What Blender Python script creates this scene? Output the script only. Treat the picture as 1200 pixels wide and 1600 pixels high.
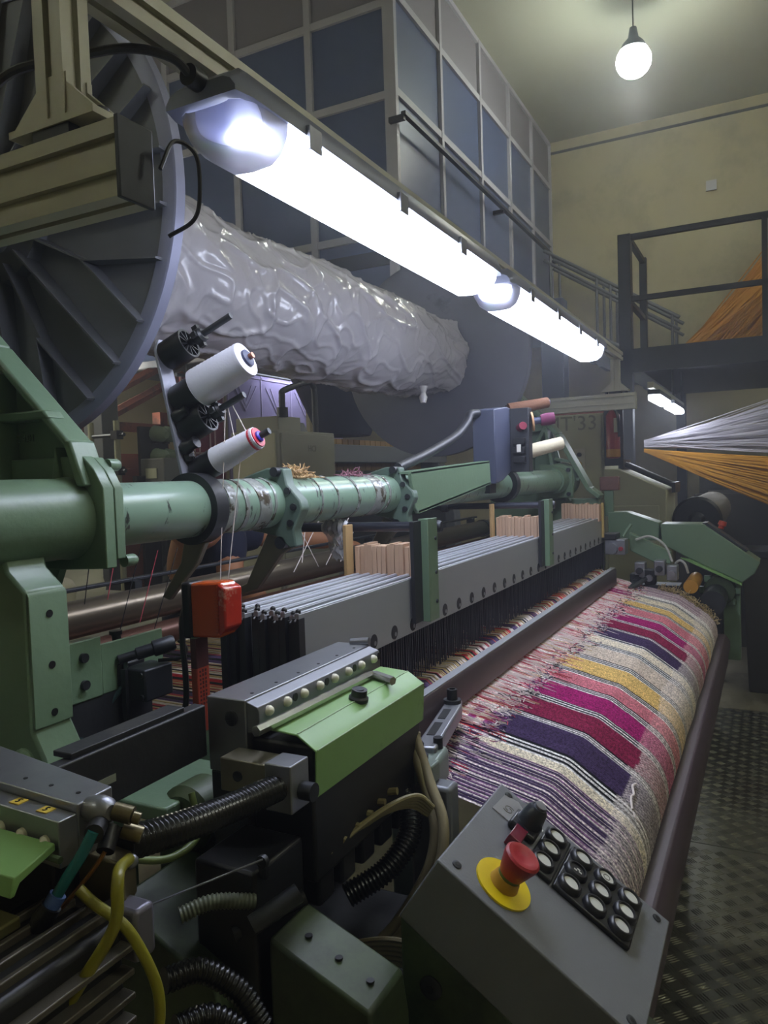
import bpy, bmesh, math, random
from mathutils import Vector, Matrix, noise
random.seed(11)
S = bpy.context.scene
for o in list(bpy.data.objects): bpy.data.objects.remove(o, do_unlink=True)
COL = S.collection
PI = math.pi

# ------------------------------------------------------------------ camera
def make_camera():
    yaw, pitch, roll = math.radians(27.17), math.radians(2.70), math.radians(1.89)
    fwd = Vector((math.cos(pitch)*math.cos(yaw), math.cos(pitch)*math.sin(yaw), -math.sin(pitch)))
    right = Vector((math.sin(yaw), -math.cos(yaw), 0)); down = fwd.cross(right)
    r2 = right*math.cos(roll) + down*math.sin(roll)
    d2 = -right*math.sin(roll) + down*math.cos(roll)
    m = Matrix((r2, -d2, -fwd)).transposed().to_4x4()
    m.translation = (0, 0, 1.6)
    cd = bpy.data.cameras.new('camera'); cd.sensor_fit = 'HORIZONTAL'; cd.sensor_width = 36
    cd.lens = 1176.6/1200*36; cd.clip_start = .02; cd.clip_end = 60
    c = bpy.data.objects.new('camera', cd); COL.objects.link(c); c.matrix_world = m
    S.camera = c
make_camera()

# ------------------------------------------------------------------ light and exposure
S.view_settings.view_transform = 'Standard'; S.view_settings.look = 'None'
S.view_settings.gamma = 1; S.view_settings.use_curve_mapping = False
S.view_settings.exposure = 0.0
W = bpy.data.worlds.new('hall_air'); S.world = W; W.use_nodes = True
W.node_tree.nodes['Background'].inputs[0].default_value = (.62, .68, .75, 1)
W.node_tree.nodes['Background'].inputs[1].default_value = .03
S.cycles.max_bounces = 6; S.cycles.diffuse_bounces = 3; S.cycles.glossy_bounces = 3; S.cycles.transmission_bounces = 4; S.cycles.volume_bounces = 0; S.cycles.transparent_max_bounces = 6
S.cycles.adaptive_threshold = .02
if hasattr(W.cycles, 'homogeneous_volume'): W.cycles.homogeneous_volume = True
HAZE = .02                 # density of the air haze added to imitate the glow round the lamps
sv = W.node_tree.nodes.new('ShaderNodeVolumeScatter'); sv.inputs['Color'].default_value = (.86, .89, 1, 1)
sv.inputs['Density'].default_value = HAZE; sv.inputs['Anisotropy'].default_value = .45
W.node_tree.links.new(sv.outputs[0], W.node_tree.nodes['World Output'].inputs['Volume'])
TUBE_POWER = 23.0          # radiance of the fluorescent diffusers
HALL_POWER = 50           # high-bay lamps of the hall

def lamp_light(name, loc, power, col, r=.12):
    l = bpy.data.lights.new(name, 'POINT'); l.energy = power; l.color = col; l.shadow_soft_size = r
    o = bpy.data.objects.new(name, l); COL.objects.link(o); o.location = loc
    return o

# ------------------------------------------------------------------ materials
def s2l(h):
    if isinstance(h, str):
        h = h.lstrip('#'); c = [int(h[i:i+2], 16)/255 for i in (0, 2, 4)]
        return tuple(x/12.92 if x <= .04045 else ((x+.055)/1.055)**2.4 for x in c)
    return h
MATS = {}
def mat(name, col, rough=.5, metal=0, var=.12, scale=14, bump=0, bscale=60, spec=.5, dirt=None, dscale=6, dlo=.52, dhi=.62, emit=0, alpha=1, trans=0, coat=0, stretch=(1, 1, 1)):
    if name in MATS: return MATS[name]
    m = bpy.data.materials.new(name); m.use_nodes = True
    N = m.node_tree.nodes; L = m.node_tree.links; b = N['Principled BSDF']
    c = s2l(col)
    tc = N.new('ShaderNodeTexCoord'); mp = N.new('ShaderNodeMapping'); mp.inputs['Scale'].default_value = stretch
    L.new(tc.outputs['Object'], mp.inputs['Vector'])
    nz = N.new('ShaderNodeTexNoise'); nz.inputs['Scale'].default_value = scale; nz.inputs['Detail'].default_value = 4
    L.new(mp.outputs[0], nz.inputs['Vector'])
    mx = N.new('ShaderNodeMix'); mx.data_type = 'RGBA'
    mx.inputs[6].default_value = (*[x*(1-var) for x in c], 1); mx.inputs[7].default_value = (*[min(1, x*(1+var)) for x in c], 1)
    L.new(nz.outputs[0], mx.inputs[0]); out = mx.outputs[2]
    if dirt:
        n2 = N.new('ShaderNodeTexNoise'); n2.inputs['Scale'].default_value = dscale; n2.inputs['Detail'].default_value = 8; n2.inputs['Roughness'].default_value = .7
        L.new(mp.outputs[0], n2.inputs['Vector'])
        rp = N.new('ShaderNodeValToRGB'); rp.color_ramp.elements[0].position = dlo; rp.color_ramp.elements[1].position = dhi
        L.new(n2.outputs[0], rp.inputs[0])
        m2 = N.new('ShaderNodeMix'); m2.data_type = 'RGBA'; m2.inputs[7].default_value = (*s2l(dirt), 1)
        L.new(rp.outputs[0], m2.inputs[0]); L.new(out, m2.inputs[6]); out = m2.outputs[2]
    L.new(out, b.inputs['Base Color'])
    b.inputs['Roughness'].default_value = rough; b.inputs['Metallic'].default_value = metal
    b.inputs['Specular IOR Level'].default_value = spec
    if coat: b.inputs['Coat Weight'].default_value = coat
    if trans: b.inputs['Transmission Weight'].default_value = trans
    if alpha < 1: b.inputs['Alpha'].default_value = alpha
    if bump:
        n3 = N.new('ShaderNodeTexNoise'); n3.inputs['Scale'].default_value = bscale; n3.inputs['Detail'].default_value = 3
        L.new(mp.outputs[0], n3.inputs['Vector'])
        bp = N.new('ShaderNodeBump'); bp.inputs['Strength'].default_value = bump; bp.inputs['Distance'].default_value = .004
        L.new(n3.outputs[0], bp.inputs['Height']); L.new(bp.outputs[0], b.inputs['Normal'])
    if emit:
        b.inputs['Emission Color'].default_value = (*c, 1); b.inputs['Emission Strength'].default_value = emit
    MATS[name] = m; return m

GREEN = mat('green_paint', '#6b836a', .38, 0, .08, 9, .12, 90, dirt='#5a6f58', dscale=7, dlo=.58, dhi=.72)
GREENB = mat('bright_green_paint', '#7fa765', .42, 0, .08, 9, .08, 60, dirt='#4f6a45', dscale=9, dlo=.60, dhi=.74)
GREEN_TUBE = mat('scratched_green_paint', '#7f9985', .3, 0, .06, 9, 0, 60, dirt='#2c302c', dscale=42, dlo=.585, dhi=.625, stretch=(1.3, .45, .45))
ALU = mat('aluminium_profile', '#b4b2a2', .45, .12, .05, 30)
STEEL = mat('machined_steel', '#93959b', .38, .75, .1, 40, .05, 120)
DSTEEL = mat('dark_steel', '#3b3d41', .45, .6, .15, 30)
FRAMEGREY = mat('heald_frame_grey', '#9b9ea3', .4, .25, .04, 12)
BRIGHT = mat('highlit_frame_grey', '#d4d7e2', .3, .5, .04, 12)  # frame grey made paler, with the lamp highlight put into the colour
CLAMPG = mat('grey_green_casting_paint', '#596c60', .42, 0, .1, 12, .15, 80)
FORK = mat('oily_fork_steel', '#7a7264', .45, .3, .15, 20)
BLACK = mat('black_plastic', '#17181b', .42, 0, .15, 30)
BLACKP = mat('black_paint', '#26272b', .5, 0, .1, 12, .1, 90)
RUBBER = mat('black_rubber', '#0e0f10', .27, 0, .1, 30)
PANELGREY = mat('panel_grey_paint', '#6c6e73', .5, 0, .05, 14, .12, 300)
SHADED_GREEN = mat('shaded_green_paint', '#3f4e30', .5, 0, .2, 9, .1, 40, dirt='#1c2018', dscale=5, dlo=.45, dhi=.7)  # green paint darkened so its colour holds the shade low in the machine
# ------------------------------------------------------------------ mesh helpers
ORG = {}
def V(*a): return Vector(a[0] if len(a) == 1 else a)
class MB:
    def __init__(s): s.v = []; s.f = []; s.mi = []
    def add(s, vs, fs, mi=0):
        n = len(s.v); s.v += [tuple(p) for p in vs]; s.f += [tuple(i+n for i in f) for f in fs]; s.mi += [mi]*len(fs); return s
    def box(s, x0, x1, y0, y1, z0, z1, mi=0):
        vs = [(x0,y0,z0),(x1,y0,z0),(x1,y1,z0),(x0,y1,z0),(x0,y0,z1),(x1,y0,z1),(x1,y1,z1),(x0,y1,z1)]
        return s.add(vs, [(3,2,1,0),(4,5,6,7),(0,1,5,4),(1,2,6,5),(2,3,7,6),(3,0,4,7)], mi)
    def obox(s, c, size, ax, ay, az, mi=0):
        c = V(c); a, b, d = V(ax).normalized()*size[0]/2, V(ay).normalized()*size[1]/2, V(az).normalized()*size[2]/2
        vs = [c+a*i+b*j+d*k for k in (-1,1) for (i,j) in ((-1,-1),(1,-1),(1,1),(-1,1))]
        fl = a.cross(b).dot(d) < 0
        fs = [(3,2,1,0),(4,5,6,7),(0,1,5,4),(1,2,6,5),(2,3,7,6),(3,0,4,7)]
        return s.add(vs, [f[::-1] for f in fs] if fl else fs, mi)
    def prism(s, poly, axis, a, b, mi=0):
        def m(p, t):
            return (t,p[0],p[1]) if axis == 'X' else ((p[0],t,p[1]) if axis == 'Y' else (p[0],p[1],t))
        n = len(poly); A = sum(poly[i][0]*poly[(i+1)%n][1]-poly[(i+1)%n][0]*poly[i][1] for i in range(n))
        if axis == 'Y': A = -A
        if A < 0: poly = poly[::-1]
        a, b = min(a,b), max(a,b)
        vs = [m(p,a) for p in poly]+[m(p,b) for p in poly]
        fs = [tuple(range(n-1,-1,-1)), tuple(range(n,2*n))]+[(i,(i+1)%n,(i+1)%n+n,i+n) for i in range(n)]
        return s.add(vs, fs, mi)
    def cyl(s, p0, p1, r0, r1=None, n=20, mi=0, cap=True):
        return s.lathe(p0, p1, [(0,r0),(1,r0 if r1 is None else r1)], n, mi, cap)
    def lathe(s, p0, p1, prof, n=20, mi=0, cap=True):
        p0, p1 = V(p0), V(p1); d = p1-p0; L = d.length; d = d.normalized()
        u = d.orthogonal().normalized(); w = d.cross(u)
        vs = []; fs = []
        for t, r in prof:
            c = p0+d*L*t
            for i in range(n):
                a = 2*PI*i/n; vs.append(c+(u*math.cos(a)+w*math.sin(a))*max(r,1e-5))
        for k in range(len(prof)-1):
            for i in range(n):
                j = (i+1)%n; fs.append((k*n+i,k*n+j,(k+1)*n+j,(k+1)*n+i))
        if cap:
            fs.append(tuple(range(n-1,-1,-1))); q = (len(prof)-1)*n; fs.append(tuple(range(q,q+n)))
        return s.add(vs, fs, mi)
    def tube(s, path, r, n=8, mi=0, cap=True):
        P = [V(p) for p in path]; m = len(P); vs = []; fs = []; u = None
        R = r if callable(r) else (lambda t: r)
        for k in range(m):
            d = (P[min(k+1,m-1)]-P[max(k-1,0)]).normalized()
            if u is None: u = d.orthogonal().normalized()
            u = (u-d*u.dot(d)); u = u.normalized() if u.length > 1e-6 else d.orthogonal().normalized()
            w = d.cross(u); rr = R(k/(m-1))
            for i in range(n):
                a = 2*PI*i/n; vs.append(P[k]+(u*math.cos(a)+w*math.sin(a))*rr)
        for k in range(m-1):
            for i in range(n):
                j = (i+1)%n; fs.append((k*n+i,k*n+j,(k+1)*n+j,(k+1)*n+i))
        if cap: fs.append(tuple(range(n-1,-1,-1))); fs.append(tuple(range((m-1)*n,m*n)))
        return s.add(vs, fs, mi)
    def sphere(s, c, r, n=12, sc=(1,1,1), mi=0):
        c = V(c); vs = []; fs = []; k = n//2
        for i in range(1,k):
            t = PI*i/k
            for j in range(n):
                a = 2*PI*j/n; vs.append((c.x+r*sc[0]*math.sin(t)*math.cos(a), c.y+r*sc[1]*math.sin(t)*math.sin(a), c.z+r*sc[2]*math.cos(t)))
        vs.append((c.x,c.y,c.z+r*sc[2])); vs.append((c.x,c.y,c.z-r*sc[2])); T = len(vs)-2; B = T+1
        for i in range(k-2):
            for j in range(n):
                q = (j+1)%n; fs.append((i*n+j,(i+1)*n+j,(i+1)*n+q,i*n+q))
        for j in range(n):
            q = (j+1)%n; fs.append((T,j,q)); fs.append((B,(k-2)*n+q,(k-2)*n+j))
        return s.add(vs, fs, mi)
    def build(s, name, m, parent=None, bevel=0, flat=False, ang=38):
        mats = m if isinstance(m, (list, tuple)) else [m]
        if parent is not None: o0 = ORG[parent.name]
        else:
            xs, ys, zs = zip(*s.v); o0 = V((min(xs)+max(xs))/2, (min(ys)+max(ys))/2, min(zs))
        me = bpy.data.meshes.new(name); me.from_pydata([(x-o0.x,y-o0.y,z-o0.z) for x,y,z in s.v], [], s.f)
        for q in mats: me.materials.append(q)
        if len(mats) > 1: me.polygons.foreach_set('material_index', s.mi)
        if not flat:
            me.polygons.foreach_set('use_smooth', [True]*len(me.polygons)); me.set_sharp_from_angle(angle=math.radians(ang))
        me.update()
        o = bpy.data.objects.new(name, me); COL.objects.link(o); ORG[o.name] = o0
        if parent is not None: o.parent = parent
        else: o.location = o0
        if bevel:
            b = o.modifiers.new('edge', 'BEVEL'); b.width = bevel; b.segments = 2; b.limit_method = 'ANGLE'; b.angle_limit = math.radians(40)
        return o
def tag(o, label=None, cat=None, group=None, kind=None):
    for k, v in (('label',label),('category',cat),('group',group),('kind',kind)):
        if v: o[k] = v
    return o
def thing(name, label, cat, loc, group=None):
    o = bpy.data.objects.new(name, None); COL.objects.link(o); o.location = loc; o.empty_display_size = .05
    ORG[o.name] = V(loc); tag(o, label, cat, group); return o
def struct(o): o['kind'] = 'structure'; return o
def place_copy(o, parent, off=(0,0,0), name=None):
    c = o.copy(); COL.objects.link(c); c.parent = parent; c.location = V(off); ORG[c.name] = ORG.get(parent.name, V(0,0,0)) if parent else V(0,0,0); return c
def text_mesh(s, name, m, parent, origin, xdir, ydir, size, depth=.0006, align='CENTER'):
    cu = bpy.data.curves.new('t', 'FONT'); cu.body = s; cu.size = size; cu.extrude = depth; cu.align_x = align; cu.align_y = 'CENTER'; cu.resolution_u = 2
    t = bpy.data.objects.new('t', cu); COL.objects.link(t); dg = bpy.context.evaluated_depsgraph_get(); dg.update()
    me = bpy.data.meshes.new_from_object(t.evaluated_get(dg)); bpy.data.objects.remove(t)
    x = V(xdir).normalized(); y = V(ydir).normalized(); z = x.cross(y); o0 = ORG[parent.name]
    for v in me.vertices:
        p = V(origin)+x*v.co.x+y*v.co.y+z*v.co.z; v.co = p-o0
    me.materials.clear(); me.materials.append(m)
    o = bpy.data.objects.new(name, me); COL.objects.link(o); o.parent = parent; ORG[o.name] = o0; return o
def smooth_path(pts, n=8):
    P = [V(p) for p in pts]; P = [P[0]*2-P[1]]+P+[P[-1]*2-P[-2]]; out = []
    for i in range(1, len(P)-2):
        a, b, c, d = P[i-1:i+3]
        for k in range(n):
            t = k/n; out.append(.5*((2*b)+(c-a)*t+(2*a-5*b+4*c-d)*t*t+(3*b-a-3*c+d)*t**3))
    out.append(P[-2]); return out
def bolt(mb, p, d, r=.006, h=.006, mi=0):
    p = V(p); d = V(d).normalized(); mb.lathe(p-d*.002, p+d*h, [(0,r),(.85,r),(1,r*.85)], 12, mi); mb.lathe(p+d*h*.9, p+d*(h+.0004), [(0,r*.5),(1,r*.5)], 6, mi)
    return mb
# ------------------------------------------------------------------ the hall
WALLC = mat('old_cream_plaster', '#a39c7c', .9, 0, .1, 1.3, .15, 25, dirt='#857f66', dscale=1.1, dlo=.5, dhi=.75)
CEILC = mat('grey_ceiling_sheet', '#a8aa9a', .85, 0, .06, 1.2)
CONC = mat('stained_concrete', '#857f6c', .75, 0, .2, 2.2, .1, 30, dirt='#5c5646', dscale=1.5, dlo=.5, dhi=.7)
TREAD = mat('worn_tread_plate_steel', '#77776c', .36, .8, .18, 4, .05, 60, dirt='#4d463a', dscale=3, dlo=.5, dhi=.72)
PANE = mat('dark_blue_pane', '#4a5575', .35, 0, .12, .8)
PANELT = mat('grey_office_panel', '#77747c', .6, 0, .08, .9)
MULL = mat('white_metal_mullion', '#a6a6ae', .5, 0, .06, 4)
DARKF = mat('dark_painted_steel', '#2a2c30', .5, .2, .1, 5)
struct(MB().box(-2.5, 10.5, -5, 9.2, -.12, 0).build('floor', CONC))
struct(MB().box(-2.5, 10.5, -5, 9.2, 6.0, 6.12).build('ceiling', CEILC))
wf = struct(MB().box(10.3, 10.5, -5, 9.0, 0, 6).build('wall_far', WALLC))
MB().box(10.285, 10.3, -5, 2.6, 5.84, 5.87).build('conduit', DARKF, wf)
MB().box(10.27, 10.3, .55, .67, 4.98, 5.10).build('junction_box', MULL, wf)
struct(MB().box(-2.5, 10.5, 9.0, 9.2, 0, 6).build('wall_left', mat('yellow_lit_plaster', '#b8a66a', .9, 0, .08, 1.2)))
struct(MB().box(-2.5, 10.5, -5.2, -5, 0, 6).build('wall_right', WALLC))
struct(MB().box(-2.7, -2.5, -5, 9.2, 0, 6).build('wall_near', WALLC))

# tread plates in the aisle: two sheets and their raised lugs
def tread(x0, x1, y0, y1, seed):
    t = thing('tread_plate', seed[1], 'floor plate', ((x0+x1)/2, (y0+y1)/2, 0), 'tread plates in the aisle')
    MB().box(x0, x1, y0, y1, 0, .006).build('sheet', TREAD, t)
    mb = MB(); c = .052; i = 0; x = x0+c*.6
    while x < x1-c*.5:
        j = 0; y = y0+c*.6
        while y < y1-c*.5:
            a = PI/4 if (i+j) % 2 else -PI/4
            u = V(math.cos(a), math.sin(a), 0); w = V(-u.y, u.x, 0)
            for k in (-1.5, -.5, .5, 1.5):
                p = V(x, y, .006)+w*k*.0098
                l = .021; b = .0026; h = .0024
                vs = [p-u*l-w*0, p-w*b-u*l*.4, p-w*b+u*l*.4, p+u*l, p+w*b+u*l*.4, p+w*b-u*l*.4, p+V(0,0,h)-u*l*.6, p+V(0,0,h)+u*l*.6]
                mb.add(vs, [(0,1,6),(1,2,7,6),(2,3,7),(3,4,7),(4,5,6,7),(5,0,6)])
            j += 1; y += c
        i += 1; x += c
    tag(mb.build('lug', TREAD, t, flat=True), kind='stuff')
tread(1.6, 3.36, -.62, .34, (1, 'worn steel tread plate on the floor nearest the control panel'))
tread(3.366, 5.35, -.62, .34, (2, 'worn steel tread plate on the floor farther down the aisle'))

# glazed office on the mezzanine: framed walls, every pane its own piece
def pane_grid(wall, horiz, zs, plane, thick, along):
    i = 0
    for a, b in zip(horiz[:-1], horiz[1:]):
        for k, (c, d) in enumerate(zip(zs[:-1], zs[1:])):
            m = PANE if k < len(zs)-2 else PANELT
            mb = MB()
            if along == 'X': mb.box(a+.03, b-.03, plane-.004, plane+.02, c+.03, d-.03)
            else: mb.box(plane-.004, plane+.02, a+.03, b-.03, c+.03, d-.03)
            mb.build('pane' if m is PANE else 'panel', m, wall)
    for h in horiz:
        w = .045 if along == 'X' else .05
        mb = MB()
        if along == 'X': mb.box(h-.025, h+.025, plane-.035, plane+.03, zs[0], zs[-1])
        else: mb.box(plane-.035, plane+.03, h-.03, h+.03, zs[0], zs[-1])
        mb.build('mullion', MULL, wall)
    for z in zs:
        mb = MB()
        if along == 'X': mb.box(horiz[0], horiz[-1], plane-.03, plane+.03, z-.03, z+.03)
        else: mb.box(plane-.03, plane+.03, horiz[0], horiz[-1], z-.03, z+.03)
        mb.build('rail', MULL, wall)
wo = struct(MB().box(5.56, 10.3, 2.66, 2.74, 3.42, 6.0).build('wall_office_side', PANELT))
pane_grid(wo, [5.5, 6.45, 7.5, 8.47, 9.4, 10.28], [3.45, 4.64, 5.40, 5.98], 2.62, .03, 'X')
wo2 = struct(MB().box(5.54, 5.62, 2.66, 8.9, 3.2, 6.0).build('wall_office_front', PANELT))
pane_grid(wo2, [2.66, 3.39, 4.17, 4.95, 5.73, 6.5, 7.3, 8.1, 8.88], [2.75, 3.55, 4.62, 5.33, 5.98], 5.52, .03, 'Y')
struct(MB().box(5.5, 10.3, 2.6, 9.0, 3.3, 3.42).build('trim_1', DARKF))
hr = thing('balcony_handrail', 'dark handrail running along the outside of the glazed mezzanine office', 'handrail', (7.9, 2.5, 4.4))
MB().box(5.42, 10.2, 2.48, 2.52, 4.39, 4.42).build('rail', DARKF, hr)
for x in (5.44, 7.9, 10.15): MB().box(x-.02, x+.02, 2.5, 2.63, 4.36, 4.40).build('bracket', DARKF, hr)

# high-bay lamps: the one in view, others out of view, and two added fills
HB = mat('lamp_glass', (.9, 1, .95), .4, 0, 0, emit=60)
HB.cycles.emission_sampling = 'NONE'      # the point light in each lamp stands for the glowing bulb
def high_bay(x, y, z, label, power, r=.16):
    t = thing('high_bay_lamp', label, 'lamp', (x, y, z), 'high-bay lamps under the hall ceiling')
    MB().lathe((x,y,z+r*.6), (x,y,z+.30), [(0,r*.82),(.3,r*.6),(.55,r*.3),(1,r*.2)], 24).build('housing', DARKF, t)
    MB().sphere((x,y,z), r, 20, (1,1,.95)).build('bulb', HB, t)
    MB().cyl((x,y,z+.29), (x,y,6.0), .006, n=8).build('cord', BLACK, t)
    l = lamp_light('light', (x,y,z-.35), power, (1, .97, .82)); l.parent = t; l.location = (0,0,-.35)
high_bay(7.553, 1.101, 5.4, 'glaring white high-bay lamp hanging from the grey ceiling', HALL_POWER*.8)
high_bay(.9, -3.2, 5.2, 'high-bay lamp over the aisle beside the viewer', HALL_POWER*1.15)
high_bay(-1.8, 3.4, 5.2, 'high-bay lamp over the hall behind the viewer', HALL_POWER*.3)
high_bay(5.2, -2.6, 5.4, 'high-bay lamp over the aisle right of the loom', HALL_POWER*.85)
high_bay(5.0, 5.6, 2.6, 'added fill lamp over the neighbouring looms beneath the office', HALL_POWER*.4, .06)  # unseen lamp added to brighten the back wall and the stands
high_bay(3.1, 5.2, 3.1, 'added fill lamp over the white bundles behind the loom', HALL_POWER*1.1, .06)  # unseen lamp put in to brighten the bundles and the background

# steel platform on the right with railings
pf = thing('steel_platform', 'dark steel platform with open railings in front of the far wall', 'platform', (8, -1, 0))
MB().box(6.53, 9.4, -3.6, .98, 2.44, 2.56).build('deck', DARKF, pf)
MB().box(6.44, 6.52, -3.6, 1.06, 2.38, 2.57).build('edge_beam', DARKF, pf)
for y in (-.9, -2.4): MB().box(6.6, 9.4, y-.04, y+.04, 2.3, 2.44).build('joist', DARKF, pf)
for y in (1.04,): MB().box(6.44, 6.54, y-.05, y+.05, 0, 3.5).build('column', DARKF, pf, .004)
MB().box(9.28, 9.38, .85, .95, 0, 2.44).build('column', DARKF, pf)
MB().box(7.25, 7.31, .98, 1.04, 2.5, 3.5).build('post', DARKF, pf)
for y in (.02, -1.2, -2.4): MB().box(6.47, 6.51, y-.02, y+.02, 2.5, 3.48).build('post', DARKF, pf)
MB().box(6.47, 6.51, -3.6, 1.0, 3.455, 3.50).build('top_rail', DARKF, pf)
MB().box(6.47, 6.51, -3.6, 1.0, 2.96, 3.0).build('mid_rail', DARKF, pf)
MB().box(6.5, 7.28, .99, 1.03, 3.45, 3.49).build('top_rail', DARKF, pf)
MB().box(6.5, 7.28, .99, 1.03, 2.94, 2.98).build('mid_rail', DARKF, pf)

# stairs against the far wall
st = thing('staircase', 'grey steel staircase with twin handrails against the far wall', 'staircase', (9.6, 1.7, 0))
RAILG = mat('stair_grey_paint', '#55585c', .5, .2, .1, 6)
def slope(y0, z0, y1, z1, x, r, name):
    MB().cyl((x,y0,z0), (x,y1,z1), r, n=10).build(name, RAILG, st)
for x in (9.5, 9.95):
    slope(2.5, 4.36, .92, 3.34, x, .022, 'handrail'); slope(2.5, 4.24, .92, 3.2, x, .02, 'handrail')
    slope(2.45, 3.56, 1.1, 2.78, x, .03, 'guard_rail')
    for k, y in enumerate((2.42, 1.86, 1.70, 1.0)):
        z = 3.34+(y-.92)*.645; MB().cyl((x,y,z-.95), (x,y,z), .018, n=8).build('post', RAILG, st)
MB().prism([(2.5,3.25),(2.5,3.45),(.95,2.55),(.95,2.35)], 'X', 9.46, 9.50).build('stringer', RAILG, st)
MB().prism([(2.5,3.25),(2.5,3.45),(.95,2.55),(.95,2.35)], 'X', 9.97, 10.01).build('stringer', RAILG, st)
for k in range(9):
    y = 1.0+k*.17; z = 2.45+k*.1; MB().box(9.5, 9.97, y, y+.17, z, z+.03).build('tread', RAILG, st)
tag(MB().box(8.0, 8.22, 1.92, 2.16, 0, 3.42).build('steel_column', mat('blue_grey_column', '#4b5265', .5, 0, .1, 4), bevel=.01), 'blue-grey steel column carrying the glazed office, behind the far beam flange', 'column')

# cabinets and machines beyond the far end of the loom
CAB = mat('cabinet_beige_paint', '#a3a38a', .55, 0, .05, 5)
cb = thing('control_cabinet', 'tall beige cabinet lettered MT33 behind the far loom frame', 'cabinet', (5.2, 1.15, 0))
MB().box(5.0, 5.5, .95, 1.55, 0, 1.965).build('body', CAB, cb, .006)
MB().box(4.985, 5.0, .965, 1.5, .05, 1.95).build('door', CAB, cb, .004)
INK = mat('faded_grey_ink', '#6f6f62', .7, 0, .2, 40)
text_mesh("MT'33", 'lettering', INK, cb, (4.984, 1.16, 1.90), (0,-1,0), (0,0,1), .135)
MB().box(4.978, 4.986, 1.07, 1.14, 1.60, 1.74).build('lock_plate', ALU, cb)
MB().cyl((4.96,1.105,1.70), (4.98,1.105,1.70), .014).build('keyhole', BLACK, cb)
MB().cyl((4.955,1.105,1.64), (4.98,1.105,1.64), .016).build('key', mat('brass', '#b59a4c', .35, .8), cb)
c2 = thing('winding_cabinet', 'low beige machine cabinet with sloping top beside the aisle', 'machine', (4.85, .7, 0))
MB().prism([(.88,0),(.88,1.6),(.80,1.6),(.53,1.47),(.53,0)], 'X', 4.6, 5.05).build('body', CAB, c2, .006)
MB().box(4.592, 4.602, .57, .86, .4, 1.38).build('door', CAB, c2, .003)
MB().cyl((4.75,.78,1.625), (4.75,.50,1.49), .016).build('roller', DSTEEL, c2); MB().cyl((4.88,.78,1.625), (4.88,.50,1.49), .012).build('roller', STEEL, c2)
for y, z in ((.79,1.635), (.50,1.49)): MB().box(4.68, 4.96, y-.010, y+.010, z-.04, z+.02).build('roller_bracket', DSTEEL, c2)
rl = thing('cloth_roll', 'big dark roll with a black end disc beside the low beige cabinet', 'roll', (5.2, .42, 0))
MB().cyl((4.84,.385,1.28), (6.2,.385,1.28), .125, n=32).build('wound_cloth', mat('grey_cloth', '#6e6a63', .9, 0, .1, 10), rl)
MB().lathe((4.80,.385,1.28), (4.85,.385,1.28), [(0,.125),(.3,.14),(1,.14)], 32).build('end_disc', BLACK, rl)
MB().lathe((4.76,.385,1.28), (4.81,.385,1.28), [(0,.028),(.6,.05),(1,.05)], 16).build('hub', DSTEEL, rl)
MB().box(4.9, 5.0, .32, .44, 0, 1.16).build('stand', DARKF, rl); MB().box(6.0, 6.1, .32, .44, 0, 1.16).build('stand', DARKF, rl)
fx = thing('fire_extinguisher', 'red fire extinguisher hung beside the beige cabinet', 'extinguisher', (4.95, .885, 1.66))
RED = mat('extinguisher_red', '#8e2020', .35, 0, .08, 8, coat=.3)
MB().lathe((4.95,.885,1.665), (4.95,.885,1.985), [(0,.03),(.03,.043),(.86,.043),(.95,.022),(1,.018)], 20).build('bottle', RED, fx)
MB().cyl((4.95,.885,1.675), (4.95,.885,1.725), .0436, n=20).build('band', mat('orange_band', '#b07a2c', .5), fx)
MB().box(4.905, 4.912, .85, .872, 1.83, 1.92).build('label_plate', mat('cream_label', '#c9c2b0', .6), fx)
MB().box(4.91, 4.98, .877, .893, 1.985, 2.015).build('valve', DSTEEL, fx); MB().tube(smooth_path([(4.91,.88,2.0),(4.89,.845,1.93),(4.90,.838,1.80)]), .009).build('hose', RUBBER, fx)
MB().box(4.995, 5.01, .83, .949, 1.62, 2.03).build('backboard', DARKF, fx); MB().box(4.94, 5.0, .865, .905, 1.72, 1.74).build('hook', DARKF, fx)

# small lamps of the next loom
HL = thing('strip_lamp_pair', 'pair of small glowing strip lamps under the dark platform', 'lamp', (6.2, .7, 2.1))
LIT = mat('lit_diffuser_small', (.80, .86, 1.0), .4, 0, 0, emit=32)
for a, b in ((5.45, 6.12), (6.34, 7.1)):
    MB().box(a, b, .66, .74, 2.10, 2.13).build('housing', DSTEEL, HL); MB().box(a+.02, b-.02, .66, .74, 2.06, 2.10).build('diffuser', LIT, HL, .01)
MB().box(5.3, 7.3, .68, .72, 2.13, 2.17).build('rail', ALU, HL)
for x in (6.6, 7.28): MB().cyl((x,.70,2.16), (x,.70,2.44), .008, n=8).build('hanger', DARKF, HL)

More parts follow.
